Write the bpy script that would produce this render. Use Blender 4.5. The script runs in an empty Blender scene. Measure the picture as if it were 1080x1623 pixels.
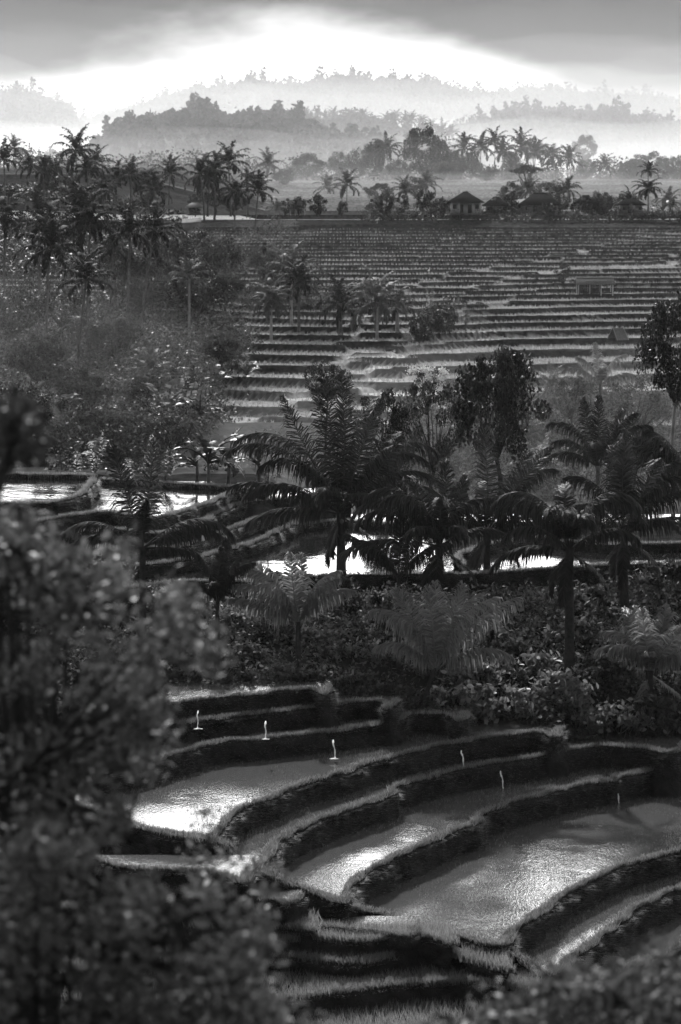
import bpy, math, random
import numpy as np
from mathutils import Vector, Matrix
from mathutils.geometry import tessellate_polygon

S = bpy.context.scene
COL = S.collection
R = math.radians
# ------------------------------------------------------------------ camera, world, sun, exposure
F = 4500.0; VH = 340.0; CZ = 30.0            # focal length in photo pixels, horizon row, camera height
cam = bpy.data.cameras.new('camera'); camo = bpy.data.objects.new('camera', cam); COL.objects.link(camo)
camo.location = (0, 0, CZ); camo.rotation_euler = (R(90), 0, 0)
cam.sensor_fit = 'HORIZONTAL'; cam.sensor_width = 24; cam.lens = 100
cam.shift_y = -(811.5 - VH) / 1080.0
cam.clip_start = 0.5; cam.clip_end = 30000
cam.dof.use_dof = True; cam.dof.focus_distance = 122; cam.dof.aperture_fstop = 1.7
S.camera = camo
S.view_settings.view_transform = 'Standard'; S.view_settings.look = 'None'
S.view_settings.exposure = 0.3; S.view_settings.gamma = 1.0
S.render.engine = 'CYCLES'
S.cycles.max_bounces = 5; S.cycles.diffuse_bounces = 2; S.cycles.glossy_bounces = 3
S.cycles.transmission_bounces = 3; S.cycles.volume_bounces = 0; S.cycles.transparent_max_bounces = 4
S.cycles.use_adaptive_sampling = False; S.cycles.use_denoising = True
S.cycles.caustics_reflective = False; S.cycles.caustics_refractive = False

SUN_EL, SUN_AZ = 36.0, -9.0                  # azimuth from +Y (the view direction), minus = left
w = bpy.data.worlds.new('World'); S.world = w; w.use_nodes = True
nt = w.node_tree; nt.nodes.clear()
def N(tree, typ, **kw):
    n = tree.nodes.new(typ)
    for k, v in kw.items(): setattr(n, k, v)
    return n
def mth(tree, op, a, b=None, c=None, clamp=False):
    n = tree.nodes.new('ShaderNodeMath'); n.operation = op; n.use_clamp = clamp
    for i, x in enumerate((a, b, c)):
        if x is None: continue
        if isinstance(x, (int, float)): n.inputs[i].default_value = x
        else: tree.links.new(x, n.inputs[i])
    return n.outputs[0]
def sstep(tree, x, lo, hi, a=0.0, b=1.0):
    n = tree.nodes.new('ShaderNodeMapRange'); n.interpolation_type = 'SMOOTHSTEP'
    tree.links.new(x, n.inputs[0])
    for i, v in zip((1, 2, 3, 4), (lo, hi, a, b)): n.inputs[i].default_value = v
    return n.outputs[0]
sky = N(nt, 'ShaderNodeTexSky', sky_type='NISHITA', sun_disc=False, sun_elevation=R(SUN_EL), sun_rotation=R(SUN_AZ))
sky.dust_density = 4.0
bw = N(nt, 'ShaderNodeRGBToBW'); nt.links.new(sky.outputs[0], bw.inputs[0])
tc = N(nt, 'ShaderNodeTexCoord'); sx = N(nt, 'ShaderNodeSeparateXYZ'); nt.links.new(tc.outputs['Generated'], sx.inputs[0])
mp = N(nt, 'ShaderNodeMapping'); mp.inputs['Scale'].default_value = (7, 7, 18); nt.links.new(tc.outputs['Generated'], mp.inputs[0])
nz = N(nt, 'ShaderNodeTexNoise'); nz.inputs['Scale'].default_value = 1.6; nz.inputs['Detail'].default_value = 5; nz.inputs['Roughness'].default_value = .5
nt.links.new(mp.outputs[0], nz.inputs['Vector'])
X, Z = sx.outputs[0], sx.outputs[2]
zz = mth(nt, 'ADD', Z, mth(nt, 'MULTIPLY', mth(nt, 'SUBTRACT', nz.outputs[0], .5), .052))
# the underside of the dark cloud deck hangs lower to the left and right, higher in the middle
xs = mth(nt, 'MULTIPLY', mth(nt, 'ADD', X, .02), 14.0)
g = mth(nt, 'DIVIDE', 1.0, mth(nt, 'ADD', 1.0, mth(nt, 'MULTIPLY', xs, xs)))
zz = mth(nt, 'SUBTRACT', zz, mth(nt, 'MULTIPLY', g, .022))
right = sstep(nt, X, .02, .13)
zz = mth(nt, 'ADD', zz, mth(nt, 'MULTIPLY', right, .026))
zz = mth(nt, 'ADD', zz, mth(nt, 'MULTIPLY', sstep(nt, X, -.05, -.13), .010))
dark = mth(nt, 'MULTIPLY', sstep(nt, zz, .034, .058), sstep(nt, Z, .080, .10, 1, 0))
fac = mth(nt, 'SUBTRACT', 1.0, mth(nt, 'MULTIPLY', dark, .968))
up = sstep(nt, Z, .08, .12, 1.0, 4.6)
high = sstep(nt, Z, .32, .58, 1.0, .12)
back = sstep(nt, sx.outputs[1], -.4, .6, .18, 1.0)
val = mth(nt, 'MULTIPLY', mth(nt, 'MULTIPLY', fac, up), mth(nt, 'MULTIPLY', high, back))
mix = mth(nt, 'MULTIPLY', mth(nt, 'ADD', mth(nt, 'MULTIPLY', bw.outputs[0], .35), 6.0), val)
bg = N(nt, 'ShaderNodeBackground'); bg.inputs[1].default_value = 0.11
nt.links.new(mix, bg.inputs[0])
wo = N(nt, 'ShaderNodeOutputWorld'); nt.links.new(bg.outputs[0], wo.inputs[0])
w.cycles.sampling_method = 'MANUAL'; w.cycles.sample_map_resolution = 1024

sun = bpy.data.lights.new('sun', 'SUN'); sun.energy = 4.6; sun.angle = R(1.5); sun.color = (1, 1, 1)
suno = bpy.data.objects.new('sun', sun); COL.objects.link(suno)
sd = Vector((math.sin(R(SUN_AZ)) * math.cos(R(SUN_EL)), math.cos(R(SUN_AZ)) * math.cos(R(SUN_EL)), math.sin(R(SUN_EL))))
suno.rotation_euler = sd.to_track_quat('Z', 'Y').to_euler()
suno.location = (0, 60, 120)

# ------------------------------------------------------------------ helpers
def P(u, v, Y): return np.array([(u - 540) * Y / F, Y, CZ - (v - VH) * Y / F])
def L(u, v, D):
    Y = D * F / (v - VH); return np.array([(u - 540) * Y / F, Y, CZ - D])
def vnoise(x, y, seed=0):
    """smooth value noise, arrays"""
    x = np.asarray(x, float); y = np.asarray(y, float)
    xi = np.floor(x).astype(int); yi = np.floor(y).astype(int); fx = x - xi; fy = y - yi
    fx = fx * fx * (3 - 2 * fx); fy = fy * fy * (3 - 2 * fy)
    def h(a, b):
        n = (a * 374761393 + b * 668265263 + seed * 974634777) & 0x7fffffff
        n = ((n ^ (n >> 13)) * 1274126177) & 0x7fffffff
        return ((n ^ (n >> 16)) & 0xffff) / 65535.0
    return (h(xi, yi) * (1 - fx) + h(xi + 1, yi) * fx) * (1 - fy) + (h(xi, yi + 1) * (1 - fx) + h(xi + 1, yi + 1) * fx) * fy
def fbm(x, y, seed=0, o=4):
    s = 0; a = .5
    for i in range(o):
        s = s + a * (vnoise(x * 2 ** i, y * 2 ** i, seed + i) - .5) * 2; a *= .5
    return s
def mesh(name, V, Fs, smooth=False, mats=None, fm=None):
    """V (n,3); Fs one or several (m,k) index arrays"""
    if not isinstance(Fs, (list, tuple)): Fs = [Fs]
    Fs = [np.asarray(f, np.int32) for f in Fs if len(f)]
    me = bpy.data.meshes.new(name)
    V = np.asarray(V, np.float32)
    me.vertices.add(len(V)); me.vertices.foreach_set('co', V.ravel())
    loops = np.concatenate([f.ravel() for f in Fs])
    tot = np.concatenate([np.full(len(f), f.shape[1], np.int32) for f in Fs])
    st = np.concatenate([[0], np.cumsum(tot)[:-1]]).astype(np.int32)
    me.loops.add(len(loops)); me.loops.foreach_set('vertex_index', loops)
    me.polygons.add(len(tot)); me.polygons.foreach_set('loop_start', st); me.polygons.foreach_set('loop_total', tot)
    if smooth: me.polygons.foreach_set('use_smooth', np.ones(len(tot), bool))
    if mats:
        for m in mats: me.materials.append(m)
        if fm is not None: me.polygons.foreach_set('material_index', np.asarray(fm, np.int32))
    me.update(calc_edges=True)
    return me
def link(name, me, parent=None, loc=None):
    o = bpy.data.objects.new(name, me); COL.objects.link(o)
    if parent is not None: o.parent = parent
    if loc is not None: o.location = loc
    return o
def tag(o, label=None, cat=None, group=None, kind=None):
    if label: o['label'] = label
    if cat: o['category'] = cat
    if group: o['group'] = group
    if kind: o['kind'] = kind
    return o
def thing(name, label, cat, loc=(0, 0, 0), rz=0, group=None, sc=1):
    o = bpy.data.objects.new(name, None); COL.objects.link(o); o.empty_display_size = .3
    o.location = loc; o.rotation_euler = (0, 0, rz)
    o.scale = (sc, sc, sc) if isinstance(sc, (int, float)) else sc
    return tag(o, label, cat, group)
class Buf:
    def __init__(s): s.V = []; s.F = {}; s.n = 0
    def add(s, V, Fc):
        V = np.asarray(V, float).reshape(-1, 3); Fc = np.asarray(Fc, np.int64)
        if len(Fc):
            s.F.setdefault(Fc.shape[1], []).append(Fc + s.n)
        s.V.append(V); s.n += len(V); return s
    def addb(s, b):
        off = s.n
        for V in b.V: s.V.append(V)
        for k, fs in b.F.items():
            for f in fs: s.F.setdefault(k, []).append(f + off)
        s.n += b.n; return s
    def mesh(s, name, mat, smooth=False):
        return mesh(name, np.concatenate(s.V), [np.concatenate(f) for f in s.F.values()], smooth, [mat])
def tube(b, pts, rad, n=6, cap=True):
    pts = np.asarray(pts, float); rad = np.broadcast_to(np.asarray(rad, float), (len(pts),))
    T = np.gradient(pts, axis=0); T /= np.linalg.norm(T, axis=1)[:, None] + 1e-9
    ref = np.array([.31, .95, .07]) if abs(T[0][2]) > .7 else np.array([0, 0, 1.])
    V = []
    for p, t, r in zip(pts, T, rad):
        a = np.cross(t, ref); a /= np.linalg.norm(a) + 1e-9; c = np.cross(t, a)
        for k in range(n):
            q = 2 * math.pi * k / n; V.append(p + r * (math.cos(q) * a + math.sin(q) * c))
    Fc = []
    for i in range(len(pts) - 1):
        for k in range(n):
            k2 = (k + 1) % n; Fc.append((i * n + k, i * n + k2, (i + 1) * n + k2, (i + 1) * n + k))
    b.add(V, Fc); return b
def box(b, x0, x1, y0, y1, z0, z1):
    V = [(x, y, z) for z in (z0, z1) for y in (y0, y1) for x in (x0, x1)]
    b.add(V, [(0, 2, 3, 1), (4, 5, 7, 6), (0, 1, 5, 4), (2, 6, 7, 3), (0, 4, 6, 2), (1, 3, 7, 5)]); return b

# ------------------------------------------------------------------ materials (all neutral greys: the photograph is black and white)
def g3(v): return (v, v, v, 1)
MATS = {}
def mat_leaf(name, base, var=.5, trans=.35, rough=.55, spec=.3, tb=1.3, patch=0):
    m = bpy.data.materials.new(name); m.use_nodes = True; t = m.node_tree; t.nodes.clear()
    geo = N(t, 'ShaderNodeNewGeometry'); oi = N(t, 'ShaderNodeObjectInfo')
    v = mth(t, 'ADD', mth(t, 'MULTIPLY', geo.outputs['Random Per Island'], var * 1.3), 1 - var * .65)
    v = mth(t, 'MULTIPLY', v, mth(t, 'ADD', mth(t, 'MULTIPLY', oi.outputs['Random'], .5), .75))
    if patch:
        tcn = N(t, 'ShaderNodeTexCoord'); nn = N(t, 'ShaderNodeTexNoise'); nn.inputs['Scale'].default_value = patch; nn.inputs['Detail'].default_value = 2
        t.links.new(tcn.outputs['Object'], nn.inputs['Vector']); v = mth(t, 'MULTIPLY', v, sstep(t, nn.outputs[0], .3, .7, .45, 1.6))
    v = mth(t, 'MULTIPLY', v, base)
    p = N(t, 'ShaderNodeBsdfPrincipled'); p.inputs['Roughness'].default_value = rough; p.inputs['Specular IOR Level'].default_value = spec
    t.links.new(v, p.inputs['Base Color'])
    tr = N(t, 'ShaderNodeBsdfTranslucent'); t.links.new(mth(t, 'MULTIPLY', v, tb), tr.inputs[0])
    mx = N(t, 'ShaderNodeMixShader'); mx.inputs[0].default_value = trans
    t.links.new(p.outputs[0], mx.inputs[1]); t.links.new(tr.outputs[0], mx.inputs[2])
    o = N(t, 'ShaderNodeOutputMaterial'); t.links.new(mx.outputs[0], o.inputs[0])
    MATS[name] = m; return m
def mat_noise(name, lo, hi, scale, rough=.85, bump=.4, bscale=None, spec=.0, detail=6, stretch=(1, 1, 1), bdist=.05):
    m = bpy.data.materials.new(name); m.use_nodes = True; t = m.node_tree; t.nodes.clear()
    tcn = N(t, 'ShaderNodeTexCoord'); mp = N(t, 'ShaderNodeMapping'); mp.inputs['Scale'].default_value = stretch
    t.links.new(tcn.outputs['Object'], mp.inputs[0])
    nn = N(t, 'ShaderNodeTexNoise'); nn.inputs['Scale'].default_value = scale; nn.inputs['Detail'].default_value = detail; nn.inputs['Roughness'].default_value = .65
    t.links.new(mp.outputs[0], nn.inputs['Vector'])
    mr = N(t, 'ShaderNodeMapRange'); t.links.new(nn.outputs[0], mr.inputs[0])
    for i, q in zip((1, 2, 3, 4), (.32, .68, lo, hi)): mr.inputs[i].default_value = q
    p = N(t, 'ShaderNodeBsdfPrincipled'); p.inputs['Roughness'].default_value = rough; p.inputs['Specular IOR Level'].default_value = spec
    t.links.new(mr.outputs[0], p.inputs['Base Color'])
    if bump:
        n2 = N(t, 'ShaderNodeTexNoise'); n2.inputs['Scale'].default_value = bscale or scale * 3; n2.inputs['Detail'].default_value = 4
        t.links.new(mp.outputs[0], n2.inputs['Vector'])
        b = N(t, 'ShaderNodeBump'); b.inputs['Strength'].default_value = bump; b.inputs['Distance'].default_value = bdist
        t.links.new(n2.outputs[0], b.inputs['Height']); t.links.new(b.outputs[0], p.inputs['Normal'])
    o = N(t, 'ShaderNodeOutputMaterial'); t.links.new(p.outputs[0], o.inputs[0])
    MATS[name] = m; return m
mat_leaf('palm_leaf', .024, .8, .3, .6, .14)
mat_leaf('palm_leaf_far', .016, .7, .2, .7, .06)
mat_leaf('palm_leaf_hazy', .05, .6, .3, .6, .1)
mat_leaf('palm_leaf_pale', .17, .6, .35, .5, .2)
mat_leaf('leaf_dark', .021, .9, .25, .5, .25, patch=.9)
mat_leaf('leaf_mid', .045, .9, .35, .7, .1, patch=.45)
mat_leaf('leaf_pale', .10, .8, .40, .6, .25)
mat_leaf('leaf_near', .055, 1.45, .45, .5, .3)
mat_leaf('banana_leaf', .035, .5, .45, .45, .4)
mat_leaf('forest', .022, .7, .2, .8, .1, patch=.05)
mat_leaf('blade', .13, .9, .4, .6, .25)
mat_leaf('leaf_broad', .15, .9, .4, .5, .3)
mat_leaf('leaf_shrub', .05, 1.0, .35, .6, .2, patch=1.2)  # foliage of the shrub belt, lighter than leaf_dark
mat_leaf('blade_sunlit', .17, .8, .45, .7, .15)  # lighter copy of blade, sunlight put into its colour
mat_leaf('rice_blade', .20, .7, .35, .7, .2)
mat_leaf('flower', .55, .4, .2, .7, .2)
mat_noise('bark', .05, .14, 3, bump=.6, bscale=12)
mat_noise('bark_dark', .02, .05, 3, bump=.6, bscale=12)
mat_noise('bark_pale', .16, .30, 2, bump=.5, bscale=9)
mat_noise('soil', .012, .035, .8, bump=.8, bscale=4, bdist=.2)
mat_noise('bank_grass', .008, .04, 2.2, bump=1.0, bscale=14, bdist=.1)
mat_noise('thatch', .018, .04, 1.2, bump=.6, bscale=7, stretch=(6, 6, 1))
mat_noise('straw', .08, .16, 1.5, bump=.4, bscale=8, stretch=(5, 5, 1))
mat_noise('zinc', .25, .4, 1.5, bump=.3)
mat_noise('plaster', .30, .5, .7, bump=.2)
mat_noise('plaster_dim', .10, .17, .7, bump=.2)
mat_noise('timber', .02, .06, 2, bump=.4, stretch=(5, 5, .6))
mat_noise('foam', .8, .9, 6, bump=.3)
mat_noise('feather', .5, .7, 6, bump=0)
mat_noise('feather_dark', .01, .02, 6, bump=0)
mat_noise('valley_grass', .04, .09, .35, bump=.8, bscale=3, bdist=.3)
mat_noise('far_ground', .03, .07, .03, bump=0)

def mat_water(name, rip, amp, base=.012, rough=.04):
    m = bpy.data.materials.new(name); m.use_nodes = True; t = m.node_tree; t.nodes.clear()
    tcn = N(t, 'ShaderNodeTexCoord')
    n1 = N(t, 'ShaderNodeTexNoise'); n1.inputs['Scale'].default_value = rip; n1.inputs['Detail'].default_value = 3; n1.inputs['Roughness'].default_value = .6
    mp = N(t, 'ShaderNodeMapping'); mp.inputs['Scale'].default_value = (1, .38, 1)
    t.links.new(tcn.outputs['Object'], mp.inputs[0]); t.links.new(mp.outputs[0], n1.inputs['Vector'])
    n2 = N(t, 'ShaderNodeTexNoise'); n2.inputs['Scale'].default_value = .45; n2.inputs['Detail'].default_value = 2
    t.links.new(tcn.outputs['Object'], n2.inputs['Vector'])
    h = mth(t, 'MULTIPLY', n1.outputs[0], sstep(t, n2.outputs[0], .35, .6, .35, 1.0))
    b = N(t, 'ShaderNodeBump'); b.inputs['Strength'].default_value = 1; b.inputs['Distance'].default_value = amp
    t.links.new(h, b.inputs['Height'])
    p = N(t, 'ShaderNodeBsdfPrincipled'); p.inputs['Base Color'].default_value = g3(base)
    p.inputs['Roughness'].default_value = rough; p.inputs['IOR'].default_value = 1.33; p.inputs['Specular IOR Level'].default_value = .5
    t.links.new(b.outputs[0], p.inputs['Normal'])
    o = N(t, 'ShaderNodeOutputMaterial'); t.links.new(p.outputs[0], o.inputs[0])
    MATS[name] = m; return m
mat_water('water', 9.0, .018, .07, .08)
mat_water('water_calm', 3.0, .008)

def mat_terrace():
    """tread / riser from a vertex attribute of the ground itself; each plot of rice has its own tone"""
    m = bpy.data.materials.new('terraces'); m.use_nodes = True; t = m.node_tree; t.nodes.clear()
    a = N(t, 'ShaderNodeAttribute', attribute_name='tread'); c = N(t, 'ShaderNodeAttribute', attribute_name='tone')
    tcn = N(t, 'ShaderNodeTexCoord')
    n1 = N(t, 'ShaderNodeTexNoise'); n1.inputs['Scale'].default_value = 1.3; n1.inputs['Detail'].default_value = 6; n1.inputs['Roughness'].default_value = .7
    t.links.new(tcn.outputs['Object'], n1.inputs['Vector'])
    n2 = N(t, 'ShaderNodeTexNoise'); n2.inputs['Scale'].default_value = .04; n2.inputs['Detail'].default_value = 3
    t.links.new(tcn.outputs['Object'], n2.inputs['Vector'])
    tone = mth(t, 'MULTIPLY', c.outputs['Fac'], mth(t, 'MULTIPLY', sstep(t, n1.outputs[0], .3, .7, .55, 1.35), sstep(t, n2.outputs[0], .35, .65, .75, 1.25)))
    ris = mth(t, 'MULTIPLY', sstep(t, n1.outputs[0], .3, .7, .4, 1.6), .030)
    mx = N(t, 'ShaderNodeMix', data_type='FLOAT')
    t.links.new(a.outputs['Fac'], mx.inputs[0]); t.links.new(ris, mx.inputs[2]); t.links.new(tone, mx.inputs[3])
    p = N(t, 'ShaderNodeBsdfPrincipled'); p.inputs['Roughness'].default_value = .9; p.inputs['Specular IOR Level'].default_value = 0
    t.links.new(mx.outputs[0], p.inputs['Base Color'])
    o = N(t, 'ShaderNodeOutputMaterial'); t.links.new(p.outputs[0], o.inputs[0])
    MATS['terraces'] = m; return m
mat_terrace()

# ------------------------------------------------------------------ the lie of the land
YB = lambda x: 120.3 + .30 * np.maximum(0, x)
def near_D(x, y):
    """depth below the camera for y < 235"""
    x = np.asarray(x, float); y = np.asarray(y, float)
    d = np.interp(y, [-60, 0, 4, 12, 20, 30, 45, 70, 88, 93], [2, 1.8, 2.6, 5.2, 8.2, 11, 15, 22, 27.6, 28.2])
    q = y - YB(x)
    d2 = np.interp(q, [-1.2, .6, 5, 14, 42, 48, 58, 76, 96, 116], [28.2, 21.3, 19.6, 18.2, 18.6, 19.2, 20.2, 20.6, 20.0, 17.2])
    shelf = np.interp(y, [150, 156, 168, 178], [18.6, 15.4, 15.0, 19.5]); wx = np.clip((-1 - x) / 3.5, 0, 1)
    d2 = np.where((y > 150) & (y < 178), np.minimum(d2, shelf * wx + d2 * (1 - wx)), d2)
    return np.where(q > -1.2, d2, d)
def plane_D(y): return 16.67 - .07735 * (y - 250)
LEV = [18.9]
while LEV[-1] > .6: LEV.append(LEV[-1] - (.40 + .38 * min(1, LEV[-1] / 16.67) ** 2))
LEV = np.array(LEV)
def seclines():
    def ln(ps): q = np.array([[(u - 540) / F * y, y] for u, y in ps]); return q
    return [ln([(500, 452), (478, 425), (440, 390), (400, 330), (380, 322), (-500, 318), (-500, 240)]),
            ln([(760, 446), (690, 410), (600, 366), (560, 345), (545, 322), (-500, 317), (-500, 240)]),
            ln([(1300, 452), (820, 350), (660, 303), (590, 285), (500, 262), (380, 240)]),
            ln([(1180, 452), (1000, 420), (880, 392), (720, 372), (640, 350), (560, 330)]),
            ln([(1500, 452), (1180, 400), (960, 380), (800, 365), (700, 330), (640, 240)])]
SL = seclines()
def field(x, y, seed=3):
    x = np.asarray(x, float); y = np.asarray(y, float)
    h = plane_D(y) + 1.15 * fbm(x / 34, y / 26, seed, 3) - .03 * np.clip(x - 6, -40, 0) * np.clip((335 - y) / 30, 0, 1) + .03 * np.clip(x - 6, 0, 60) * np.clip((400 - y) / 60, 0, 1)
    sec = np.zeros(x.shape, int)
    for i, s in enumerate(SL):
        o = np.argsort(s[:, 1]); lx = np.interp(y, s[o, 1], s[o, 0]) + 5 * fbm(y / 4, y * 0 + i, 9, 2)
        sec += (x > lx) * (1, 1, 3, 5, 7)[i]
    rng = np.random.RandomState(5); ph = rng.uniform(0, .75, 40)
    hh = h + ph[sec]
    k = np.searchsorted(-LEV, -hh, side='left')            # LEV decreasing: index of the first level below hh
    k = np.clip(k, 1, len(LEV) - 1)
    top = LEV[k - 1]; bot = LEV[k]; t = (top - hh) / (top - bot)   # 0 at the front of the tread .. 1 at the next riser
    return sec, k, t, top - ph[sec], bot - ph[sec]

def grid(name, xs, ys, Zf, mat, attrs=None, smooth=True, jit=None):
    XX, YY = np.meshgrid(xs, ys); ZZ = Zf(XX, YY)
    V = np.stack([XX, YY, ZZ], -1).reshape(-1, 3); nx, ny = len(xs), len(ys)
    i = np.arange(nx * ny).reshape(ny, nx)
    Fc = np.stack([i[:-1, :-1], i[:-1, 1:], i[1:, 1:], i[1:, :-1]], -1).reshape(-1, 4)
    me = mesh(name, V, Fc, smooth, [mat])
    if attrs:
        for nme, fn in attrs.items():
            at = me.attributes.new(nme, 'FLOAT', 'POINT'); at.data.foreach_set('value', fn(XX, YY).astype(np.float32).ravel())
    return tag(link(name, me), kind='structure')

def near_Z(x, y): return CZ - near_D(x, y) + .25 * fbm(np.asarray(x) / 3, np.asarray(y) / 3, 21, 3) * np.clip(np.abs(np.asarray(y) - 106) / 12 - 1, 0, 1)
grid('ground', np.linspace(-60, 60, 121), np.concatenate([np.arange(-60, 112, 2.), np.arange(112, 164.6, .75)]), near_Z, MATS['soil'])
grid('valley_slope', np.linspace(-60, 60, 121), np.arange(164.5, 236.1, .75), near_Z, MATS['valley_grass'])
def slope_Z(x, y): return CZ - np.interp(y, [234.6, 255], [17.9, 16.2]) + .15 * fbm(x / 4, y / 4, 5, 3)

# mid hillside
def f_Z(x, y):
    sec, k, t, top, bot = field(x, y)
    ris = np.clip(t / (.03 + .09 * np.clip(vnoise(x / 7, k * 3.7, 17) - .15, 0, 1)), 0, 1)
    z = top - (0) + 0 * t
    d = top + (bot - top) * 0                               # tread level
    prev = np.where(k - 1 > 0, LEV[np.maximum(k - 2, 0)] - (LEV[k - 1] - top), top)
    d = prev + (top - prev) * ris                           # climbs from the terrace below
    bund = .14 * np.exp(-((t - .085) / .035) ** 2)
    wy = np.clip((y - 446) / 4.5, 0, 1); return (CZ - d + bund) * (1 - wy) + (CZ - .8) * wy + .05 * fbm(x / .8, y / .8, 7, 2)
def f_tread(x, y):
    sec, k, t, top, bot = field(x, y); return np.clip((t - .05 - .30 * np.clip(vnoise(x / 7, k * 3.7, 17) - .25, 0, 1)) / .08, 0, 1)
def f_tone(x, y):
    sec, k, t, top, bot = field(x, y); r = np.random.RandomState(11).uniform(.10, .24, (40, 60))
    v = r[sec % 40, k % 60]
    D = plane_D(y)
    v = v * np.where(sec >= 3, 1.45, 1.0)
    return v * np.where((sec == 1) & (D < 8.5), .55, 1.0) * np.interp(y, [240, 300, 400, 440, 446], [1.0, 1.05, 1.0, .75, .3])
grid('rice_terraces', np.arange(-80, 80.1, .6), np.concatenate([np.arange(233.5, 330, .22), np.arange(330, 453.1, .17)]),
     lambda x, y: np.minimum(f_Z(x, y), 99), MATS['terraces'], {'tread': f_tread, 'tone': f_tone})
def ground_Z(x, y):
    """one number: the ground under (x, y)"""
    x = float(x); y = float(y)
    if y < 234: return float(near_Z(np.array([x]), np.array([y]))[0])
    if y < 453: return float(f_Z(np.array([x]), np.array([y]))[0])
    return float(far_Z(np.array([x]), np.array([y]))[0])

def far_base(x, y):
    z = np.interp(y, [452, 456, 470, 500, 560, 620, 850, 920, 1100, 1300, 1600, 2600, 5000, 9000], [-1.0, -.9, -1.1, -1.3, -1, 1, 9.6, 11, 9, 12, 14, 30, 40, 60])
    z = z + np.clip((-x - 16) / 30, 0, 1) * np.interp(y, [452, 470, 520, 620, 900], [1.6, 3.5, 6, 8, 3])
    return z
HILLS = [  # crest line as (photo column, photo row of the bare ground), distance, half depth
    ([(-300, 330), (60, 292), (150, 262), (185, 224), (230, 214), (300, 205), (400, 205), (450, 212), (500, 224), (560, 240), (640, 262), (760, 300)], 1800, 300),
    ([(300, 300), (430, 262), (480, 216), (540, 208), (600, 212), (660, 226), (740, 262), (900, 300)], 2700, 350),
    ([(560, 300), (700, 240), (760, 206), (800, 199), (870, 196), (960, 196), (1020, 204), (1080, 216), (1250, 225)], 3500, 420),
    ([(-300, 190), (0, 166), (60, 168), (100, 190), (140, 230), (200, 300)], 4300, 420),
    ([(20, 290), (100, 240), (150, 205), (200, 190), (270, 170), (330, 156), (400, 146), (470, 152), (540, 142), (640, 144), (700, 150), (750, 170), (800, 164), (870, 160), (950, 168), (1020, 172), (1080, 178), (1300, 190)], 5400, 600),
]
def hill(i, x, y):
    pts, Y, W = HILLS[i]
    px = np.array([(u - 540) / F * Y for u, v in pts]); pz = np.array([(VH - v) / F * Y for u, v in pts])
    top = np.interp(x, px, pz, left=pz[0], right=pz[-1]) + 4 * fbm(x / 45, x * 0 + i, 31, 3) * Y / 4000
    wob = 1 + .25 * fbm(x / 120, x * 0 + 7 * i, 33, 2)
    q = np.clip((y - Y) / (W * wob), -1, 1)
    return top * (1 - q * q) ** 1.2 - 5 * (np.abs(q) >= 1) * 0
def far_Z(x, y):
    b = far_base(x, y); z = b.copy(); b0 = far_base(x * 0, y)
    for i in range(len(HILLS)): z = np.maximum(z, hill(i, x, y))
    # terraced fields
    m = (y > 545) & (y < 885)
    step = .85; s = b0 / step + .35 * fbm(x / 45, y / 60, 41, 2); k = np.floor(s); t = s - k
    tz = (k + np.clip(t / .12, 0, 1) - 1 + 1) * step - .35 * fbm(x / 45, y / 60, 41, 2) * step + b - b0
    z = np.where(m, tz, z)
    return CZ + z + .3 * fbm(x / 9, y / 9, 43, 2) * (~m) * np.clip((y - 462) / 20, 0, 1)
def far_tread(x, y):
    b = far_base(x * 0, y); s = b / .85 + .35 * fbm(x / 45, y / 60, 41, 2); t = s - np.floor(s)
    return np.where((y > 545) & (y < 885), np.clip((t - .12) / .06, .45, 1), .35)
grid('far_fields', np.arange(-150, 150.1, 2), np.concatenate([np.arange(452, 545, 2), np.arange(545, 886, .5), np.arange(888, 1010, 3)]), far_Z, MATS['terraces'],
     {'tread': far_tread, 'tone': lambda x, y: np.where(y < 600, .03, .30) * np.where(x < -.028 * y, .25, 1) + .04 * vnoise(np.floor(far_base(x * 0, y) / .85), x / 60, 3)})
grid('distant_ground', np.linspace(-1500, 1500, 301), np.concatenate([np.arange(1004, 3000, 12), np.arange(3000, 6400, 20), [7500, 9000]]), far_Z, MATS['far_ground'])
for sx_, nm in ((-1, 'side_ground'), (1, 'side_ground')):   # the land to either side, out of frame
    xs_ = np.array([150, 260, 500, 900, 1500.]) * sx_
    xs_ = np.sort(xs_); grid(nm, xs_, np.arange(452, 1006, 6.), lambda x, y: CZ + far_base(x, y) - .3, MATS['far_ground'])
    xs_ = np.sort(np.array([60, 100, 200, 500, 1500.]) * sx_); grid(nm, xs_, np.arange(-60, 236, 4.), lambda x, y: CZ - near_D(np.clip(x, -60, 60), y) + .05, MATS['soil'])
    xs_ = np.sort(np.array([80, 150, 300, 700, 1500.]) * sx_); grid(nm, xs_, np.arange(232, 456, 4.), lambda x, y: CZ - plane_D(y) + .2, MATS['valley_grass'])

# ------------------------------------------------------------------ flooded terraces close by
def smooth(pts, step):
    """Catmull-Rom through pts, resampled evenly"""
    P_ = np.asarray(pts, float); P_ = np.vstack([2 * P_[0] - P_[1], P_, 2 * P_[-1] - P_[-2]]); out = []
    for i in range(1, len(P_) - 2):
        t = np.linspace(0, 1, 24, endpoint=False)[:, None]; a, b, c, d = P_[i - 1:i + 3]
        out.append(.5 * (2 * b + (c - a) * t + (2 * a - 5 * b + 4 * c - d) * t ** 2 + (3 * b - a - 3 * c + d) * t ** 3))
    out = np.vstack(out + [P_[-2][None]])
    s = np.concatenate([[0], np.cumsum(np.linalg.norm(np.diff(out, axis=0), axis=1))])
    q = np.arange(0, s[-1], step)
    return np.stack([np.interp(q, s, out[:, j]) for j in range(out.shape[1])], 1)
BLADES = []      # (points, outward, density class) for the grass
RNG = np.random.RandomState(1)
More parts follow.
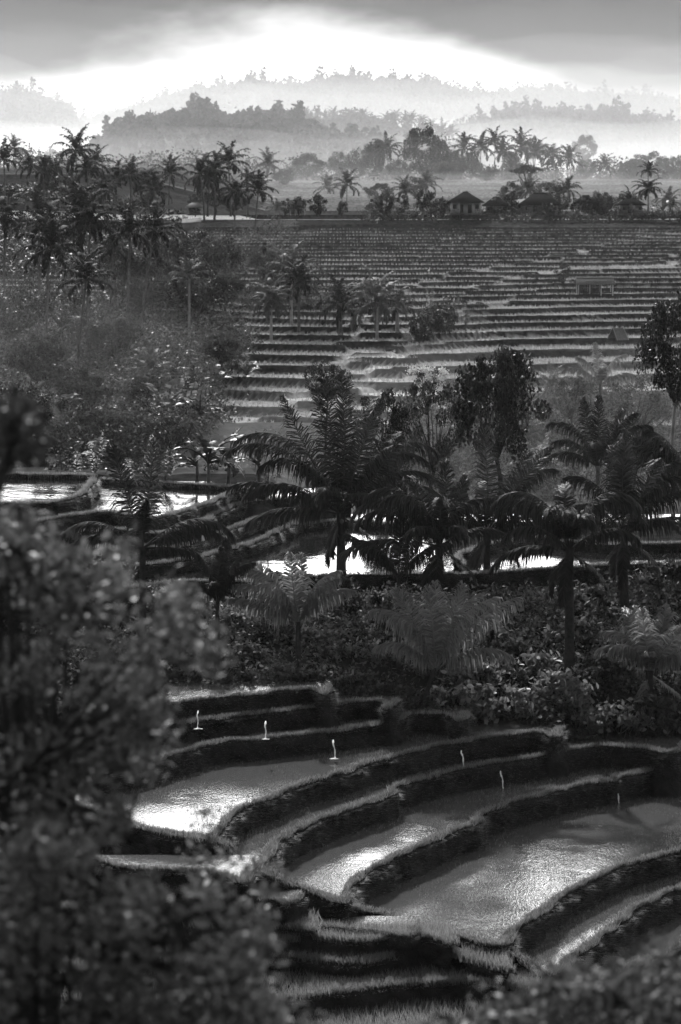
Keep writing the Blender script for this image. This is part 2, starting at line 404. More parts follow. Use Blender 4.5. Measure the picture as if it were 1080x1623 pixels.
def bank(C, drop, name='terrace_bank', hw=.27, prof=None, rise=.08, seed=0, face=True):
    """C (n,3) line along the outer lip; outward is to the right of travel when walking left to right (towards the camera)"""
    T = np.gradient(C[:, :2], axis=0); T /= np.linalg.norm(T, axis=1)[:, None] + 1e-9
    k = np.ones(9) / 9; T = np.stack([np.convolve(np.pad(T[:, j], 4, 'edge'), k, 'valid') for j in (0, 1)], 1); T /= np.linalg.norm(T, axis=1)[:, None]
    Nn = np.stack([T[:, 1], -T[:, 0]], 1)
    s = np.arange(len(C)) * .14
    prof = prof or [(-hw - .10, -.10), (-hw, rise * .6), (-hw * .85, rise), (-.08, rise * 1.1), (.0, rise), (.05, rise * .3), (.07, -.06), (.08, -.18), (.09, -.30), (.10, -.42), (.12, -.54), (.13, -.66), (.16, -.8), (.20, -.95), (.4, -1.3), (.6, -drop)]
    rows = []
    for j, (o, z) in enumerate(prof):
        n1 = fbm(s / .9, s * 0 + j * .45, 50 + seed, 3); n2 = fbm(s / .22, s * 0 + j * .9, 60 + seed, 2)
        a = (.34 if 3 < j < len(prof) - 1 else .07)
        off = o + a * n1 + .09 * n2 + .06 * fbm(s / 2.5, s * 0, 70 + seed, 2)
        zz_ = z + (.05 * fbm(s / .5, s * 0 + j, 80 + seed, 3) if j > 0 else 0)
        if j == 0: off = o; 
        rows.append(np.stack([C[:, 0] + Nn[:, 0] * off, C[:, 1] + Nn[:, 1] * off, C[:, 2] + zz_], 1))
    V = np.stack(rows, 1).reshape(-1, 3); m = len(prof); n = len(C)
    i = np.arange(n * m).reshape(n, m)
    Fc = np.stack([i[:-1, :-1], i[:-1, 1:], i[1:, 1:], i[1:, :-1]], -1).reshape(-1, 4)
    o = link(name, mesh(name, V, Fc, True, [MATS['bank_grass']])); tag(o, kind='structure')
    BLADES.append((np.stack(rows, 1) if face else np.stack(rows[:7], 1), Nn))
    return Nn
def plate(pts, D, yback, drop=3.5, mat='water', nm='water', seed=0, left=None, right=None):
    C = smooth([L(u, v, D) for u, v in pts], .14)
    C[:, :2] += .11 * np.stack([fbm(np.arange(len(C)) / 9, C[:, 0] * 0, 90 + seed, 2), fbm(np.arange(len(C)) / 7, C[:, 0] * 0, 93 + seed, 2)], 1)
    bank(C, drop, seed=seed, face=not 70 < seed < 90)
    c2 = C[::4]
    poly = [Vector((p[0], p[1], 0)) for p in c2] + [Vector((c2[-1][0], yback, 0)), Vector((c2[0][0], yback, 0))]
    tri = tessellate_polygon([poly]); V = [(p.x, p.y, CZ - D - .02) for p in poly]
    V = np.array(V); tri = np.array(tri)
    o = link(nm, mesh(nm, V, tri, False, [MATS[mat]])); tag(o, kind='structure')
    me = o.data
    return C
LOW = [
    (19.85, [(120, 1140), (200, 1129), (235, 1124), (320, 1113), (400, 1104), (480, 1095), (503, 1097), (516, 1105), (524, 1098), (526, 1090)], 121.5),
    (20.5, [(150, 1170), (220, 1158), (290, 1149), (350, 1142), (420, 1134), (500, 1125), (560, 1116), (590, 1114), (603, 1118), (616, 1127), (626, 1120), (630, 1112)], 121.5),
    (21.15, [(150, 1235), (220, 1216), (280, 1200), (350, 1180), (395, 1177), (460, 1170), (520, 1164), (580, 1155), (636, 1144), (652, 1136), (700, 1135), (712, 1138), (726, 1147), (737, 1141), (742, 1132)], 122),
    (21.85, [(60, 1262), (130, 1285), (190, 1306), (240, 1322), (300, 1330), (345, 1328), (362, 1304), (390, 1285), (450, 1260), (495, 1241), (540, 1230), (590, 1212), (640, 1200), (690, 1187), (730, 1180), (790, 1171), (842, 1165), (860, 1166), (874, 1172), (888, 1166), (894, 1157)], 123.5),
    (22.6, [(320, 1345), (355, 1362), (385, 1376), (420, 1378), (434, 1350), (460, 1325), (490, 1310), (540, 1290), (580, 1276), (618, 1262), (628, 1250), (680, 1236), (740, 1222), (790, 1213), (840, 1205), (900, 1193), (950, 1186), (1000, 1187), (1040, 1192), (1060, 1198), (1078, 1192), (1090, 1180)], 125),
    (23.4, [(400, 1385), (440, 1402), (490, 1420), (545, 1434), (562, 1412), (572, 1395), (600, 1378), (645, 1356), (670, 1346), (710, 1325), (757, 1308), (772, 1291), (800, 1280), (850, 1266), (900, 1252), (970, 1240), (1020, 1226), (1080, 1208), (1180, 1186), (1400, 1160)], 126),
    (24.25, [(520, 1436), (570, 1450), (640, 1470), (720, 1490), (782, 1504), (802, 1500), (812, 1482), (840, 1462), (880, 1434), (935, 1402), (990, 1376), (1040, 1363), (1080, 1352), (1180, 1326), (1420, 1290)], 127),
    (25.0, [(780, 1530), (820, 1548), (878, 1546), (915, 1520), (958, 1486), (1000, 1452), (1036, 1432), (1080, 1414), (1180, 1378), (1450, 1320)], 110),
    (25.8, [(760, 1560), (840, 1575), (940, 1560), (1020, 1530), (1080, 1505), (1180, 1462), (1450, 1390)], 108),
]
CL = []
for i, (D, pts, yb) in enumerate(LOW): CL.append(plate(pts, D, yb, seed=i * 7))
# the levee that closes the ponds on their lower left
_C = smooth([L(*q) for q in ((150, 1308, 21.5), (230, 1322, 21.6), (300, 1336, 21.7), (350, 1344, 21.9), (385, 1380, 22.55), (440, 1400, 22.8), (500, 1425, 23.3), (548, 1440, 23.6), (600, 1456, 24.05), (700, 1486, 24.35), (790, 1512, 24.45), (850, 1545, 24.9))], .14)
bank(_C, 1.7, 'levee', .5, rise=.12, seed=77, face=False)
# narrow channels and rough grass steps at the lower left
plate([(120, 1358), (160, 1370), (200, 1380), (300, 1385), (350, 1391), (372, 1401), (392, 1400), (399, 1386)], 22.0, 97.6, 3, seed=71)
plate([(280, 1405), (340, 1414), (380, 1424), (430, 1432), (452, 1438), (472, 1434), (480, 1422)], 22.95, 97.0, 3, seed=73)
plate([(470, 1462), (520, 1474), (560, 1480), (605, 1484), (640, 1490), (656, 1486), (664, 1474)], 23.85, 96.6, 3, seed=75)
GR = []
for D, pts, yb, sd_ in ((23.7, [(100, 1440), (240, 1462), (330, 1474), (400, 1478), (450, 1474), (500, 1480)], 96.2, 81),
                        (24.0, [(300, 1492), (400, 1498), (450, 1494), (500, 1492), (560, 1498), (620, 1492), (680, 1490), (725, 1502)], 95.6, 82),
                        (24.5, [(100, 1545), (250, 1545), (370, 1536), (450, 1522), (540, 1532), (600, 1526), (680, 1512), (760, 1530), (812, 1545)], 95.2, 83),
                        (25.0, [(100, 1600), (300, 1600), (430, 1590), (540, 1577), (640, 1566), (730, 1562), (810, 1568), (860, 1580)], 93.8, 84),
                        (25.6, [(100, 1660), (300, 1655), (430, 1645), (560, 1636), (700, 1634), (860, 1630)], 92.4, 85)):
    GR.append((plate(pts, D, yb, 3, 'bank_grass', 'grassy_step', sd_), yb, D))
# middle terraces
MID = [
    (14.6, [(-200, 805), (-60, 802), (0, 801), (60, 800), (100, 796), (128, 788), (142, 774), (150, 764), (152, 758)], 158.5, 'water_calm', 'water'),
    (15.2, [(-200, 838), (-30, 834), (60, 828), (130, 818), (175, 814), (240, 824), (285, 815), (330, 800), (365, 786), (384, 778), (384, 770)], 162, 'water_calm', 'water'),
    (15.8, [(-100, 862), (20, 858), (100, 850), (180, 842), (250, 848), (292, 842), (330, 826), (375, 803), (420, 795), (470, 792), (520, 784)], 164, 'water_calm', 'water'),
    (16.4, [(-50, 892), (60, 882), (180, 868), (260, 872), (300, 865), (350, 848), (400, 828), (450, 812), (500, 802), (560, 800)], 164, 'water_calm', 'water'),
    (16.95, [(-50, 925), (50, 915), (200, 902), (300, 889), (360, 874), (400, 864), (440, 846), (470, 830), (485, 815)], 163, 'bank_grass', 'grassy_step'),
    (17.4, [(150, 940), (280, 926), (350, 926), (430, 922), (470, 918), (560, 914), (680, 912), (760, 912), (880, 904), (980, 898), (1100, 895), (1300, 890)], 165, 'water_calm', 'water'),
]
MID.append((17.1, [(722, 895), (745, 876), (800, 862), (850, 855), (900, 862), (980, 866), (1100, 864), (1300, 862)], 158, 'bank_grass', 'grassy_step'))
for i, (D, pts, yb, mt, nm) in enumerate(MID): plate(pts, D, yb, 2.6, mt, nm, 101 + i * 3)
# raised paths across the middle ponds and the far bunds of the ponds
def bund(pts, D, seed, drop=.6, name='terrace_bank'):
    C = smooth([L(u, v, D) for u, v in pts], .14)
    bank(C, drop, name, prof=[(-.45, -.3), (-.32, .08), (-.2, .2), (.0, .22), (.12, .1), (.2, -.1), (.3, -drop)], seed=seed)
bund([(-200, 757), (0, 758), (120, 759), (152, 760)], 14.6, 131, .3)
bund([(158, 766), (230, 770), (300, 774), (384, 780), (410, 786)], 15.2, 136, .3)
bund([(480, 838), (540, 832), (620, 836), (700, 838), (800, 836), (900, 838), (1100, 836)], 17.3, 134)

# ------------------------------------------------------------------ grass
def blades(name, P0, up, hgt, wid, mat, rng, lean=.5, out=None):
    n = len(P0); az = rng.uniform(0, 2 * math.pi, n)
    d = np.stack([np.cos(az), np.sin(az), np.zeros(n)], 1); h = hgt * rng.uniform(.5, 1.3, n)[:, None]
    tipd = up * 1.0 + d * lean * rng.uniform(.2, 1.2, n)[:, None]
    if out is not None: tipd = tipd + out
    sd2 = np.stack([-np.sin(az + 1), np.cos(az + 1), np.zeros(n)], 1) * wid
    V = np.stack([P0 - sd2, P0 + sd2, P0 + tipd * h], 1).reshape(-1, 3)
    Fc = np.arange(3 * n).reshape(-1, 3)
    o = link(name, mesh(name, V, Fc, False, [MATS[mat]])); return tag(o, kind='stuff')
def scatter_banks(rng):
    Ps, Os = [], []
    for rows, Nn in BLADES:
        n, m, _ = rows.shape
        if m < 8: cnt = int(n * 30); hi = m - 1.01; lo = .5
        else: cnt = int(n * 60); hi = m - 2.2; lo = 1
        i = rng.uniform(0, n - 1.01, cnt); j = lo + (hi - lo) * rng.beta(1.3, 1.5, cnt)
        i0 = i.astype(int); j0 = j.astype(int); fi = (i - i0)[:, None]; fj = (j - j0)[:, None]
        p = (rows[i0, j0] * (1 - fi) + rows[i0 + 1, j0] * fi) * (1 - fj) + (rows[i0, j0 + 1] * (1 - fi) + rows[i0 + 1, j0 + 1] * fi) * fj
        Ps.append(p - [0, 0, .02]); face = (j > 4.6)[:, None]
        o = np.concatenate([Nn[i0], np.zeros((cnt, 1))], 1); Os.append(o * np.where(face, .9, .15) + np.array([0, 0, -1.0]) * np.where(face, .9, 0))
    return np.concatenate(Ps), np.concatenate(Os)
rg = np.random.RandomState(4)
Pb, Ob = scatter_banks(rg)
o = blades('grass', Pb, np.array([0, 0, 1.]), .19, .017, 'blade', rg, .6, Ob)
tag(o, 'short grass growing on the banks of the flooded terraces', 'grass')
Ps = []
for rows, Nn in BLADES:
    n, m, _ = rows.shape; cnt = n * 26; i = rg.randint(0, n - 1, cnt); j = rg.choice([2, 3, 3, 4] if m > 8 else [2, 3], cnt); f = rg.uniform(0, 1, (cnt, 1))
    ok = vnoise(i / 5.0, j * 0 + n, 5) > .25; Ps.append((rows[i, j] * (1 - f) + rows[i + 1, j] * f + rg.normal(0, .03, (cnt, 3)) * [1, 1, .3])[ok])
o = blades('grass', np.concatenate(Ps), np.array([0, 0, 1.]), .15, .018, 'blade_sunlit', rg, .9)  # bank tops: the sunlit look comes from the paler blade colour
tag(o, 'grass along the tops of the banks, coloured pale for sunlight', 'grass')
Ps = []
for C, yb, D in GR:
    n = 14000; i = rg.randint(0, len(C), n); t = rg.uniform(0, 1, n) ** 1.5
    x = C[i, 0] + rg.normal(0, .1, n); y = C[i, 1] + t * (yb - C[i, 1]) * .98
    Ps.append(np.stack([x, y, np.full(n, CZ - D + .0)], 1))
o = blades('grass', np.concatenate(Ps), np.array([0, 0, 1.]), .28, .014, 'blade_sunlit', rg, .5)  # steps made to look lit by the paler blade colour
tag(o, 'longer rough grass on the narrow steps at the bottom of the picture', 'grass')
# rice on the far treads: tufts in rows
def rice(n, rng):
    y = 242 + (450 - 242) * rng.uniform(0, 1, n) ** .75; x = rng.uniform(-.125, .125, n) * y
    x = np.round(x / .5) * .5 + rng.normal(0, .06, n); 
    sec, k, t, top, bot = field(x, y); keep = (t > .12) & (t < .95); x, y, top, sec, k = x[keep], y[keep], top[keep], sec[keep], k[keep]
    # upper left sector of the field has only just been planted
    P0 = np.stack([x, y, CZ - top - .02], 1)
    s_ = rng.uniform(0, 1, len(P0)) < np.interp(P0[:, 1], [330, 440], [.85, .15]); P0 = P0[s_]
    return P0
P0 = rice(70000, rg); P0 = np.repeat(P0, 3, 0) + rg.normal(0, .07, (len(P0) * 3, 3)) * [1, 1, 0]
o = blades('rice_plants', P0, np.array([0, 0, 1.]), .34, .035, 'rice_blade', rg, .35)
tag(o, 'young rice standing on the dry terraces of the middle hillside', 'rice')

# seedlings standing in the flooded terraces
Ps = []
for i in range(2, 8):
    lo, up_ = CL[i], CL[i - 1]; o1 = np.argsort(lo[:, 0]); o2 = np.argsort(up_[:, 0]); n = 3600
    x = rg.uniform(lo[:, 0].min(), lo[:, 0].max(), n)
    y0 = np.interp(x, lo[o1, 0], lo[o1, 1]) + .6; y1 = np.interp(x, up_[o2, 0], up_[o2, 1]) - .3; y1 = np.where(x < up_[:, 0].min(), y0 + 6, y1)
    y = y0 + (y1 - y0) * rg.uniform(0, 1, n); ok = (y > y0) & (y < y1) & (vnoise(x / 2.2, y / 3, 5 + i) > .38)
    Ps.append(np.stack([x[ok], y[ok], np.full(ok.sum(), CZ - LOW[i][0] - .03)], 1))
Ps = np.repeat(np.concatenate(Ps), 3, 0); Ps[:, :2] += rg.normal(0, .025, (len(Ps), 2))
o = blades('rice_seedlings', Ps, np.array([0, 0, 1.]), .11, .008, 'blade', rg, .6)
tag(o, 'sparse rice seedlings standing in the shallow water of the lower terraces', 'rice')
# ------------------------------------------------------------------ water spouts between terraces
def spout(u, v0, v1, D0, D1, label, wid=.03):
    a = L(u, v0, D0); 
    # lip of the bank, then a thin falling stream out of a notch
    h = (D1 - D0) * .68; yf = a[1] - .72
    t = thing('water_spout', label, 'waterfall', (a[0], yf, CZ - D1), 0, 'water spilling from terrace to terrace')
    b = Buf(); s = np.linspace(0, 1, 9); pts = np.stack([(.10 if u > 500 else .03) * s + .015 * np.sin(s * 9 + u) - .05, .30 - .35 * s ** .7, h - h * s ** 1.7], 1)
    r = wid * (1.25 - .6 * s) * (1 + .3 * np.sin(s * 17 + u)); r[-1] *= 2.2
    tube(b, np.vstack([[-.04, .62, h + .03], pts]), np.concatenate([[wid]] + [r]), 6)
    link('stream', b.mesh('stream', MATS['foam'], True), t)
    b = Buf(); rr = np.random.RandomState(int(u)); n = 14
    for rad, zz_ in ((.14, .02), ):
        ang = np.linspace(0, 2 * math.pi, n, endpoint=False); q = rad * rr.uniform(.6, 1.2, n)
        top_ = np.stack([np.cos(ang) * q * 1.3, np.sin(ang) * q * .7 - .2, np.full(n, .012)], 1); cen = np.array([[0, -.2, .06]])
        b.add(np.vstack([top_, cen]), [(i, (i + 1) % n, n) for i in range(n)])
    link('splash', b.mesh('splash', MATS['foam'], True), t)
for a in ((316, 1117, 1138, 19.3, 20.1, 'faint water spout falling from the topmost bank, nearest the blurred shrub', .02),
          (423, 1134, 1162, 20.1, 20.9, 'thin water spout falling from the second bank from the top'),
          (530, 1163, 1192, 20.9, 21.75, 'thin water spout falling from the third bank into the pond in front'),
          (733, 1180, 1204, 21.75, 22.6, 'thin water spout from the long fourth bank, right of the pond corner'),
          (795, 1212, 1240, 22.6, 23.5, 'thin water spout from the fifth bank, between two other spouts'),
          (978, 1238, 1266, 23.5, 24.45, 'rightmost water spout, falling into the big glittering pond with a wide splash', .035)):
    spout(*a)
# ------------------------------------------------------------------ plant builders
def unit(v): return v / (np.linalg.norm(v, axis=-1, keepdims=True) + 1e-9)
def frond_buf(elev, Lf, droop, nl, ll, lw, rng, g=.7, vee=.25, rach=.035, bare=.16, seg2=True):
    """a feather frond in the local XZ plane, growing along +X"""
    n = 20; s = np.linspace(0, 1, n + 1); th = R(elev) - R(droop) * s ** 2.0
    p = np.zeros((n + 1, 3)); p[1:, 0] = np.cumsum(np.cos(th[1:])) * Lf / n; p[1:, 2] = np.cumsum(np.sin(th[1:])) * Lf / n
    bend = rng.uniform(-.10, .10) * Lf; p[:, 1] = bend * s ** 2
    b = Buf(); tube(b, p[::2], np.interp(s[::2], [0, .15, 1], [rach * 1.8, rach, rach * .15]), 4)
    si = np.repeat(bare + (1 - bare) * (np.arange(nl) + .5) / nl, 2); side = np.tile([1., -1.], nl)
    si = si + rng.normal(0, .004, len(si))
    si = np.clip(si, 0, .999)
    pos = np.stack([np.interp(si, s, p[:, j]) for j in range(3)], 1); tha = np.interp(si, s, th)
    T = np.stack([np.cos(tha), np.zeros_like(tha), np.sin(tha)], 1); U = np.stack([-np.sin(tha), np.zeros_like(tha), np.cos(tha)], 1)
    Y_ = np.zeros_like(T); Y_[:, 1] = side
    a = np.radians(np.interp(si, [0, .3, 1], [80, 62, 22]) + rng.normal(0, 6, len(si)))[:, None]
    ln = (ll * np.interp(si, [bare, bare + .12, .5, .85, 1], [.55, .9, 1, .7, .35]) * rng.uniform(.65, 1.15, len(si)) * np.where(rng.uniform(0, 1, len(si)) < .06, .3, 1))[:, None]
    d = unit(T * np.cos(a) + Y_ * np.sin(a) + U * vee + rng.normal(0, .15, (len(si), 3)))
    gz = np.array([0, 0, -1.0]); gg = g * rng.uniform(.7, 1.3, (len(si), 1))
    d1 = unit(d + gz * gg * .35); d2 = unit(d + gz * gg * 1.5)
    m1 = pos + d1 * ln * .5; m2 = m1 + d2 * ln * .5
    wv = unit(T - d1 * np.sum(T * d1, 1, keepdims=True)) * lw * .5
    k = len(si); V = np.stack([pos - wv * .6, pos + wv * .6, m1 + wv, m1 - wv, m2], 1).reshape(-1, 3)
    i = np.arange(k)[:, None] * 5
    b.add(V, i + np.array([[0, 1, 2, 3]])); b.F.setdefault(3, []).append((b.n - 5 * k) + i + np.array([[3, 2, 4]]))
    return b
_fc = {}
def frond_mesh(elev, Lf, droop, g, var=0, mat='palm_leaf', ll=1.35, lw=.062, nl=84):
    key = (round(elev / 6), round(Lf * 2), round(droop / 8), round(g, 1), var, mat)
    if key not in _fc:
        rng = np.random.RandomState(abs(hash((key[0], key[1], key[2], var))) % 9999)
        _fc[key] = frond_buf(elev, Lf, droop, nl, min(1.2, ll * Lf / 5) * (1.3 if g > 2 else 1), lw, rng, g).mesh('frond', MATS[mat])
    return _fc[key]
def palm_trunk(h, r, lean, rng, n=14, mat='bark', rings=True):
    s = np.linspace(0, 1, n); pts = np.stack([lean[0] * s ** 1.6, lean[1] * s ** 1.6, h * s], 1)
    rad = r * (1 + .5 * np.exp(-s * h / .6) - .25 * s) * (1 + (.05 * rng.normal(size=n) if rings else 0))
    rad[-1] *= 1.25
    b = Buf(); tube(b, pts, rad, 8); return b.mesh('trunk', MATS[mat], True), pts[-1]
def near_palm(u, v, Y, base_drop, label, fronds, mat='palm_leaf', r=.17, lean=(0, 0), gz=None, name='coconut_palm', seed=0, nuts=0, trunkmat='bark_dark', group='coconut palms in the middle of the valley'):
    """(u, v) is the heart of the crown; fronds = (azimuth from +X towards the hills, elevation, length)"""
    c = P(u, v, Y); gz_ = ground_Z(c[0] - lean[0], Y) - .2 if gz is None else gz
    h = max(.3, c[2] - gz_ if base_drop is None else base_drop)
    t = thing(name, label, 'palm', (c[0] - lean[0], Y - lean[1], c[2] - h), 0, group)
    rng = np.random.RandomState(seed + 17)
    me, top = palm_trunk(h, r, lean, rng, mat=trunkmat); link('trunk', me, t)
    for i, f in enumerate(fronds):
        az, el, Lf = f[:3]; dr = f[3] if len(f) > 3 else (52 + 46 * math.cos(R(max(el, 0))))
        el = el + rng.uniform(-3, 3) + (8 if 15 < el < 70 else 0)
        side = abs(math.cos(R(az))); g = .75 + .9 * math.cos(R(el)) if el > -5 else .9
        if side > .8 and 8 < el < 84: g = 2.4
        me = frond_mesh(el, Lf, dr, g, i % 3, mat)
        o = link('frond', me, t, (top[0] + .05 * math.cos(R(az)), top[1] + .05 * math.sin(R(az)), top[2] - .12 * (i / len(fronds)) ))
        o.rotation_euler = (Matrix.Rotation(R(f[4] if len(f) > 4 else 0), 3, 'Y') @ Matrix.Rotation(R(az + rng.uniform(-5, 5)), 3, 'Z') @ Matrix.Rotation(R(rng.uniform(-8, 8)), 3, 'X')).to_euler()
    for k in range(3 if r >= .2 else 0):
        az = k * 120 + rng.uniform(-30, 30); Lf = 2.4
        o = link('frond', frond_mesh((-30, -48, -62)[k % 3], Lf, 40, .9, k % 3, mat), t, (top[0], top[1], top[2] - .2)); o.rotation_euler = (0, 0, R(az))
    if nuts:
        b = Buf()
        for k in range(nuts):
            a = rng.uniform(0, 6.3); q = np.array([math.cos(a) * .22, math.sin(a) * .22, -.25 - rng.uniform(0, .2)]) + top
            s = np.linspace(-1, 1, 5); tube(b, q + np.stack([s * 0, s * 0, s * .13], 1), .11 * np.sqrt(1 - s ** 2 * .98), 6)
        link('coconuts', b.mesh('coconuts', MATS['bark'], True), t)
    return t

def crown_buf(seed, n=17, nl=24, Lf=1.0, lw=.042, lo=-38, hi=80):
    rng = np.random.RandomState(seed); B = Buf()
    for i in range(n):
        q = i / (n - 1); el = hi + (lo - hi) * q ** 1.15 + rng.uniform(-9, 9); az = i * 137.5 + rng.uniform(-14, 14)
        b = frond_buf(el, Lf * rng.uniform(.8, 1.12), 50 + 45 * math.cos(R(max(el, 0))), nl, .25 * Lf, lw * Lf, rng, .5 + .9 * math.cos(R(el)), rach=.009 * Lf, bare=.14)
        ca, sa = math.cos(R(az)), math.sin(R(az))
        b.V = [v @ np.array([[ca, sa, 0], [-sa, ca, 0], [0, 0, 1]]) for v in b.V]
        B.addb(b)
    return B
CROWNS = [crown_buf(i, n=17 + (i * 3) % 7, lo=(-25, -15, -35, -5, -20, -10)[i % 6], hi=(80, 84, 70, 82, 76, 85)[i % 6]).mesh('crown', MATS['palm_leaf_far']) for i in range(7)]
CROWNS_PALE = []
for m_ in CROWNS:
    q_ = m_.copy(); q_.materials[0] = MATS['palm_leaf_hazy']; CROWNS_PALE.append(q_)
def far_palm(u, v, Y, Lf, label, group, seed, pale=False, lean=0, dv=0, trunk=True, foot=None):
    """(u, v) heart of the crown, Lf frond length in metres"""
    c = P(u, v, Y); rng = np.random.RandomState(seed); ly = rng.uniform(-.4, .4); zb = ground_Z(c[0] - lean, Y) - .3 if foot is None else foot
    h = max(1.0, c[2] - zb)
    t = thing('coconut_palm', label, 'palm', (c[0] - lean, Y - ly, c[2] - h), 0, group)
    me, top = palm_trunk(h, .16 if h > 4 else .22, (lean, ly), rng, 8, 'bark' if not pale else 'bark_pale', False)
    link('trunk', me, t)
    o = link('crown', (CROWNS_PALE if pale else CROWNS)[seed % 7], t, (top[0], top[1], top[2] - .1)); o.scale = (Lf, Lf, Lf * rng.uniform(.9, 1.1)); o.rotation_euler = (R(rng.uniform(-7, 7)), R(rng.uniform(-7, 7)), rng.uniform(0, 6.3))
    return t

def leafcards(C, size, rng, asp=.55, up=.35, hexa=False, droop=0):
    n = len(C); nrm = rng.normal(size=(n, 3)); nrm[:, 2] += up * 2; nrm = unit(nrm)
    a = rng.normal(size=(n, 3)); a[:, 2] -= droop; a = unit(a - nrm * np.sum(a * nrm, 1, keepdims=True)); c = np.cross(nrm, a)
    s = (size * rng.uniform(.6, 1.35, n))[:, None]; h = s * .5; wd = s * asp * .5
    b = Buf()
    if hexa:
        fold = nrm * wd * .35
        V = np.stack([C - a * h, C - a * h * .35 + c * wd * .85 + fold, C + a * h * .35 + c * wd + fold * .8, C + a * h * 1.05, C + a * h * .35 - c * wd + fold * .8, C - a * h * .35 - c * wd * .85 + fold], 1).reshape(-1, 3)
        i = np.arange(n)[:, None] * 6; b.add(V, i + np.array([[0, 1, 2, 3]])); b.F[4].append(i + np.array([[0, 3, 4, 5]]))
    else:
        V = np.stack([C - a * h, C + c * wd, C + a * h, C - c * wd], 1).reshape(-1, 3)
        b.add(V, np.arange(4 * n).reshape(-1, 4))
    return b
def clump_centres(n, rng, shape='dome'):
    """unit crown: radius about 1, z from 0 to 1.5"""
    d = unit(rng.normal(size=(n, 3))); r = rng.uniform(.45, 1, n) ** .5
    c = d * r[:, None] * rng.uniform(.78, 1.08, (n, 1)); c[:, 2] = c[:, 2] * .62 + .78
    if shape == 'tall': c[:, 2] *= 1.5
    if shape == 'umbrella': c[:, 2] = .85 + .35 * (1 - c[:, 0] ** 2 - c[:, 1] ** 2).clip(-.4, 1) + rng.normal(0, .05, n)
    return c
_cv = {}
def crown_variant(key, seed, ncl, nleaf, size, shape='dome', spread=.2, mat='leaf_dark', hexa=False, flat=.7):
    if key in _cv: return _cv[key]
    rng = np.random.RandomState(seed); cc = clump_centres(ncl, rng, shape)
    B = Buf(); C = []
    for c in cc:
        k = int(nleaf / ncl * rng.uniform(.6, 1.4)); r = spread * rng.uniform(.6, 1.35)
        d = unit(rng.normal(size=(k, 3))) * rng.uniform(.35, 1, (k, 1)) ** .6; C.append(c + d * [r, r, r * flat])
    B = leafcards(np.concatenate(C), size, rng, hexa=hexa)
    crown = B.mesh('crown', MATS[mat])
    br = Buf(); root = np.array([0, 0, .12])
    for c in cc[:: max(1, ncl // 14)]:
        m = (root * .45 + c * .55) + rng.normal(0, .07, 3); m[2] -= .06
        tube(br, [root, (root + m) / 2 + rng.normal(0, .04, 3), m, c], [.034, .022, .014, .006], 4)
    _cv[key] = (crown, br.mesh('branches', MATS['bark_dark'], True)); return _cv[key]
def ray_ground(u, v, lo, hi):
    """distance at which the sight line through (u, v) meets the smooth ground between lo and hi"""
    Ys = np.linspace(lo, hi, 160)
    for Y in Ys:
        z = CZ - (v - VH) / F * Y; g = CZ - (near_D(np.array((u - 540) / F * Y), np.array(Y)) if Y < 236 else plane_D(Y))
        if g >= z: return Y
    return hi
KINDS = {}
def kind_(nm, **k): KINDS[nm] = k
kind_('dense', ncl=60, nleaf=9000, size=.075, spread=.25)
kind_('dense2', ncl=44, nleaf=6500, size=.08, spread=.27)
kind_('tall', ncl=44, nleaf=3600, size=.085, spread=.24, shape='tall')
kind_('loose', ncl=34, nleaf=3200, size=.07, spread=.2)
kind_('umbrella', ncl=40, nleaf=4200, size=.075, spread=.2, shape='umbrella', flat=.45)
kind_('small', ncl=22, nleaf=1600, size=.16, spread=.32)
kind_('small2', ncl=18, nleaf=1400, size=.17, spread=.36, shape='tall')
def broad(u, vtop, Y, wpx, label, group=None, kind='dense', mat='leaf_dark', seed=0, name='broadleaf_tree', hpx=None, foot=None, cat='tree', trunkmat='bark_dark', rz=None):
    """vtop row of the top of the crown, wpx its width, hpx its height in the photo"""
    rad = wpx / 2 / F * Y; x = (u - 540) / F * Y; ztop = CZ - (vtop - VH) / F * Y
    ch = (hpx / F * Y) if hpx else rad * 1.55
    if group == 'trees of the grove on the left slope':
        vb = vtop + (hpx or wpx * .8) * 1.12; Y2 = ray_ground(u, max(vb, 400), 196, 420); ztop = CZ - (vtop - VH) / F * Y2; rad *= Y2 / Y; ch *= Y2 / Y; Y = Y2; x = (u - 540) / F * Y
    top_u = {'tall': 2.25, 'small2': 2.25}.get(kind, 1.5); sz = ch / top_u
    zb = ground_Z(x, Y) - .3 if foot is None else foot; zc = ztop - ch
    t = thing(name, label, cat, (x, Y, zb), 0, group); rng = np.random.RandomState(seed + 5)
    zc_l = max(zc - zb, .1); b = Buf(); r = max(.06, rad * .055)
    s = np.linspace(0, 1, 6); lx, ly = rng.uniform(-.15, .15, 2) * rad
    tube(b, np.stack([lx * np.sin(s * 3), ly * np.sin(s * 2.6), s * (zc_l + .14 * sz)], 1), r * (1.3 - .6 * s), 7)
    link('trunk', b.mesh('trunk', MATS[trunkmat], True), t)
    off = (lx * math.sin(3), ly * math.sin(2.6), zc_l)
    crown, br = crown_variant((kind, mat, seed % 3), seed % 3 * 31 + 7, mat=mat, **KINDS[kind])
    a = rng.uniform(0, 6.3) if rz is None else rz
    for nm, me in (('crown', crown), ('branches', br)):
        o = link(nm, me, t, off); o.scale = (rad, rad, sz); o.rotation_euler = (0, 0, a)
    return t

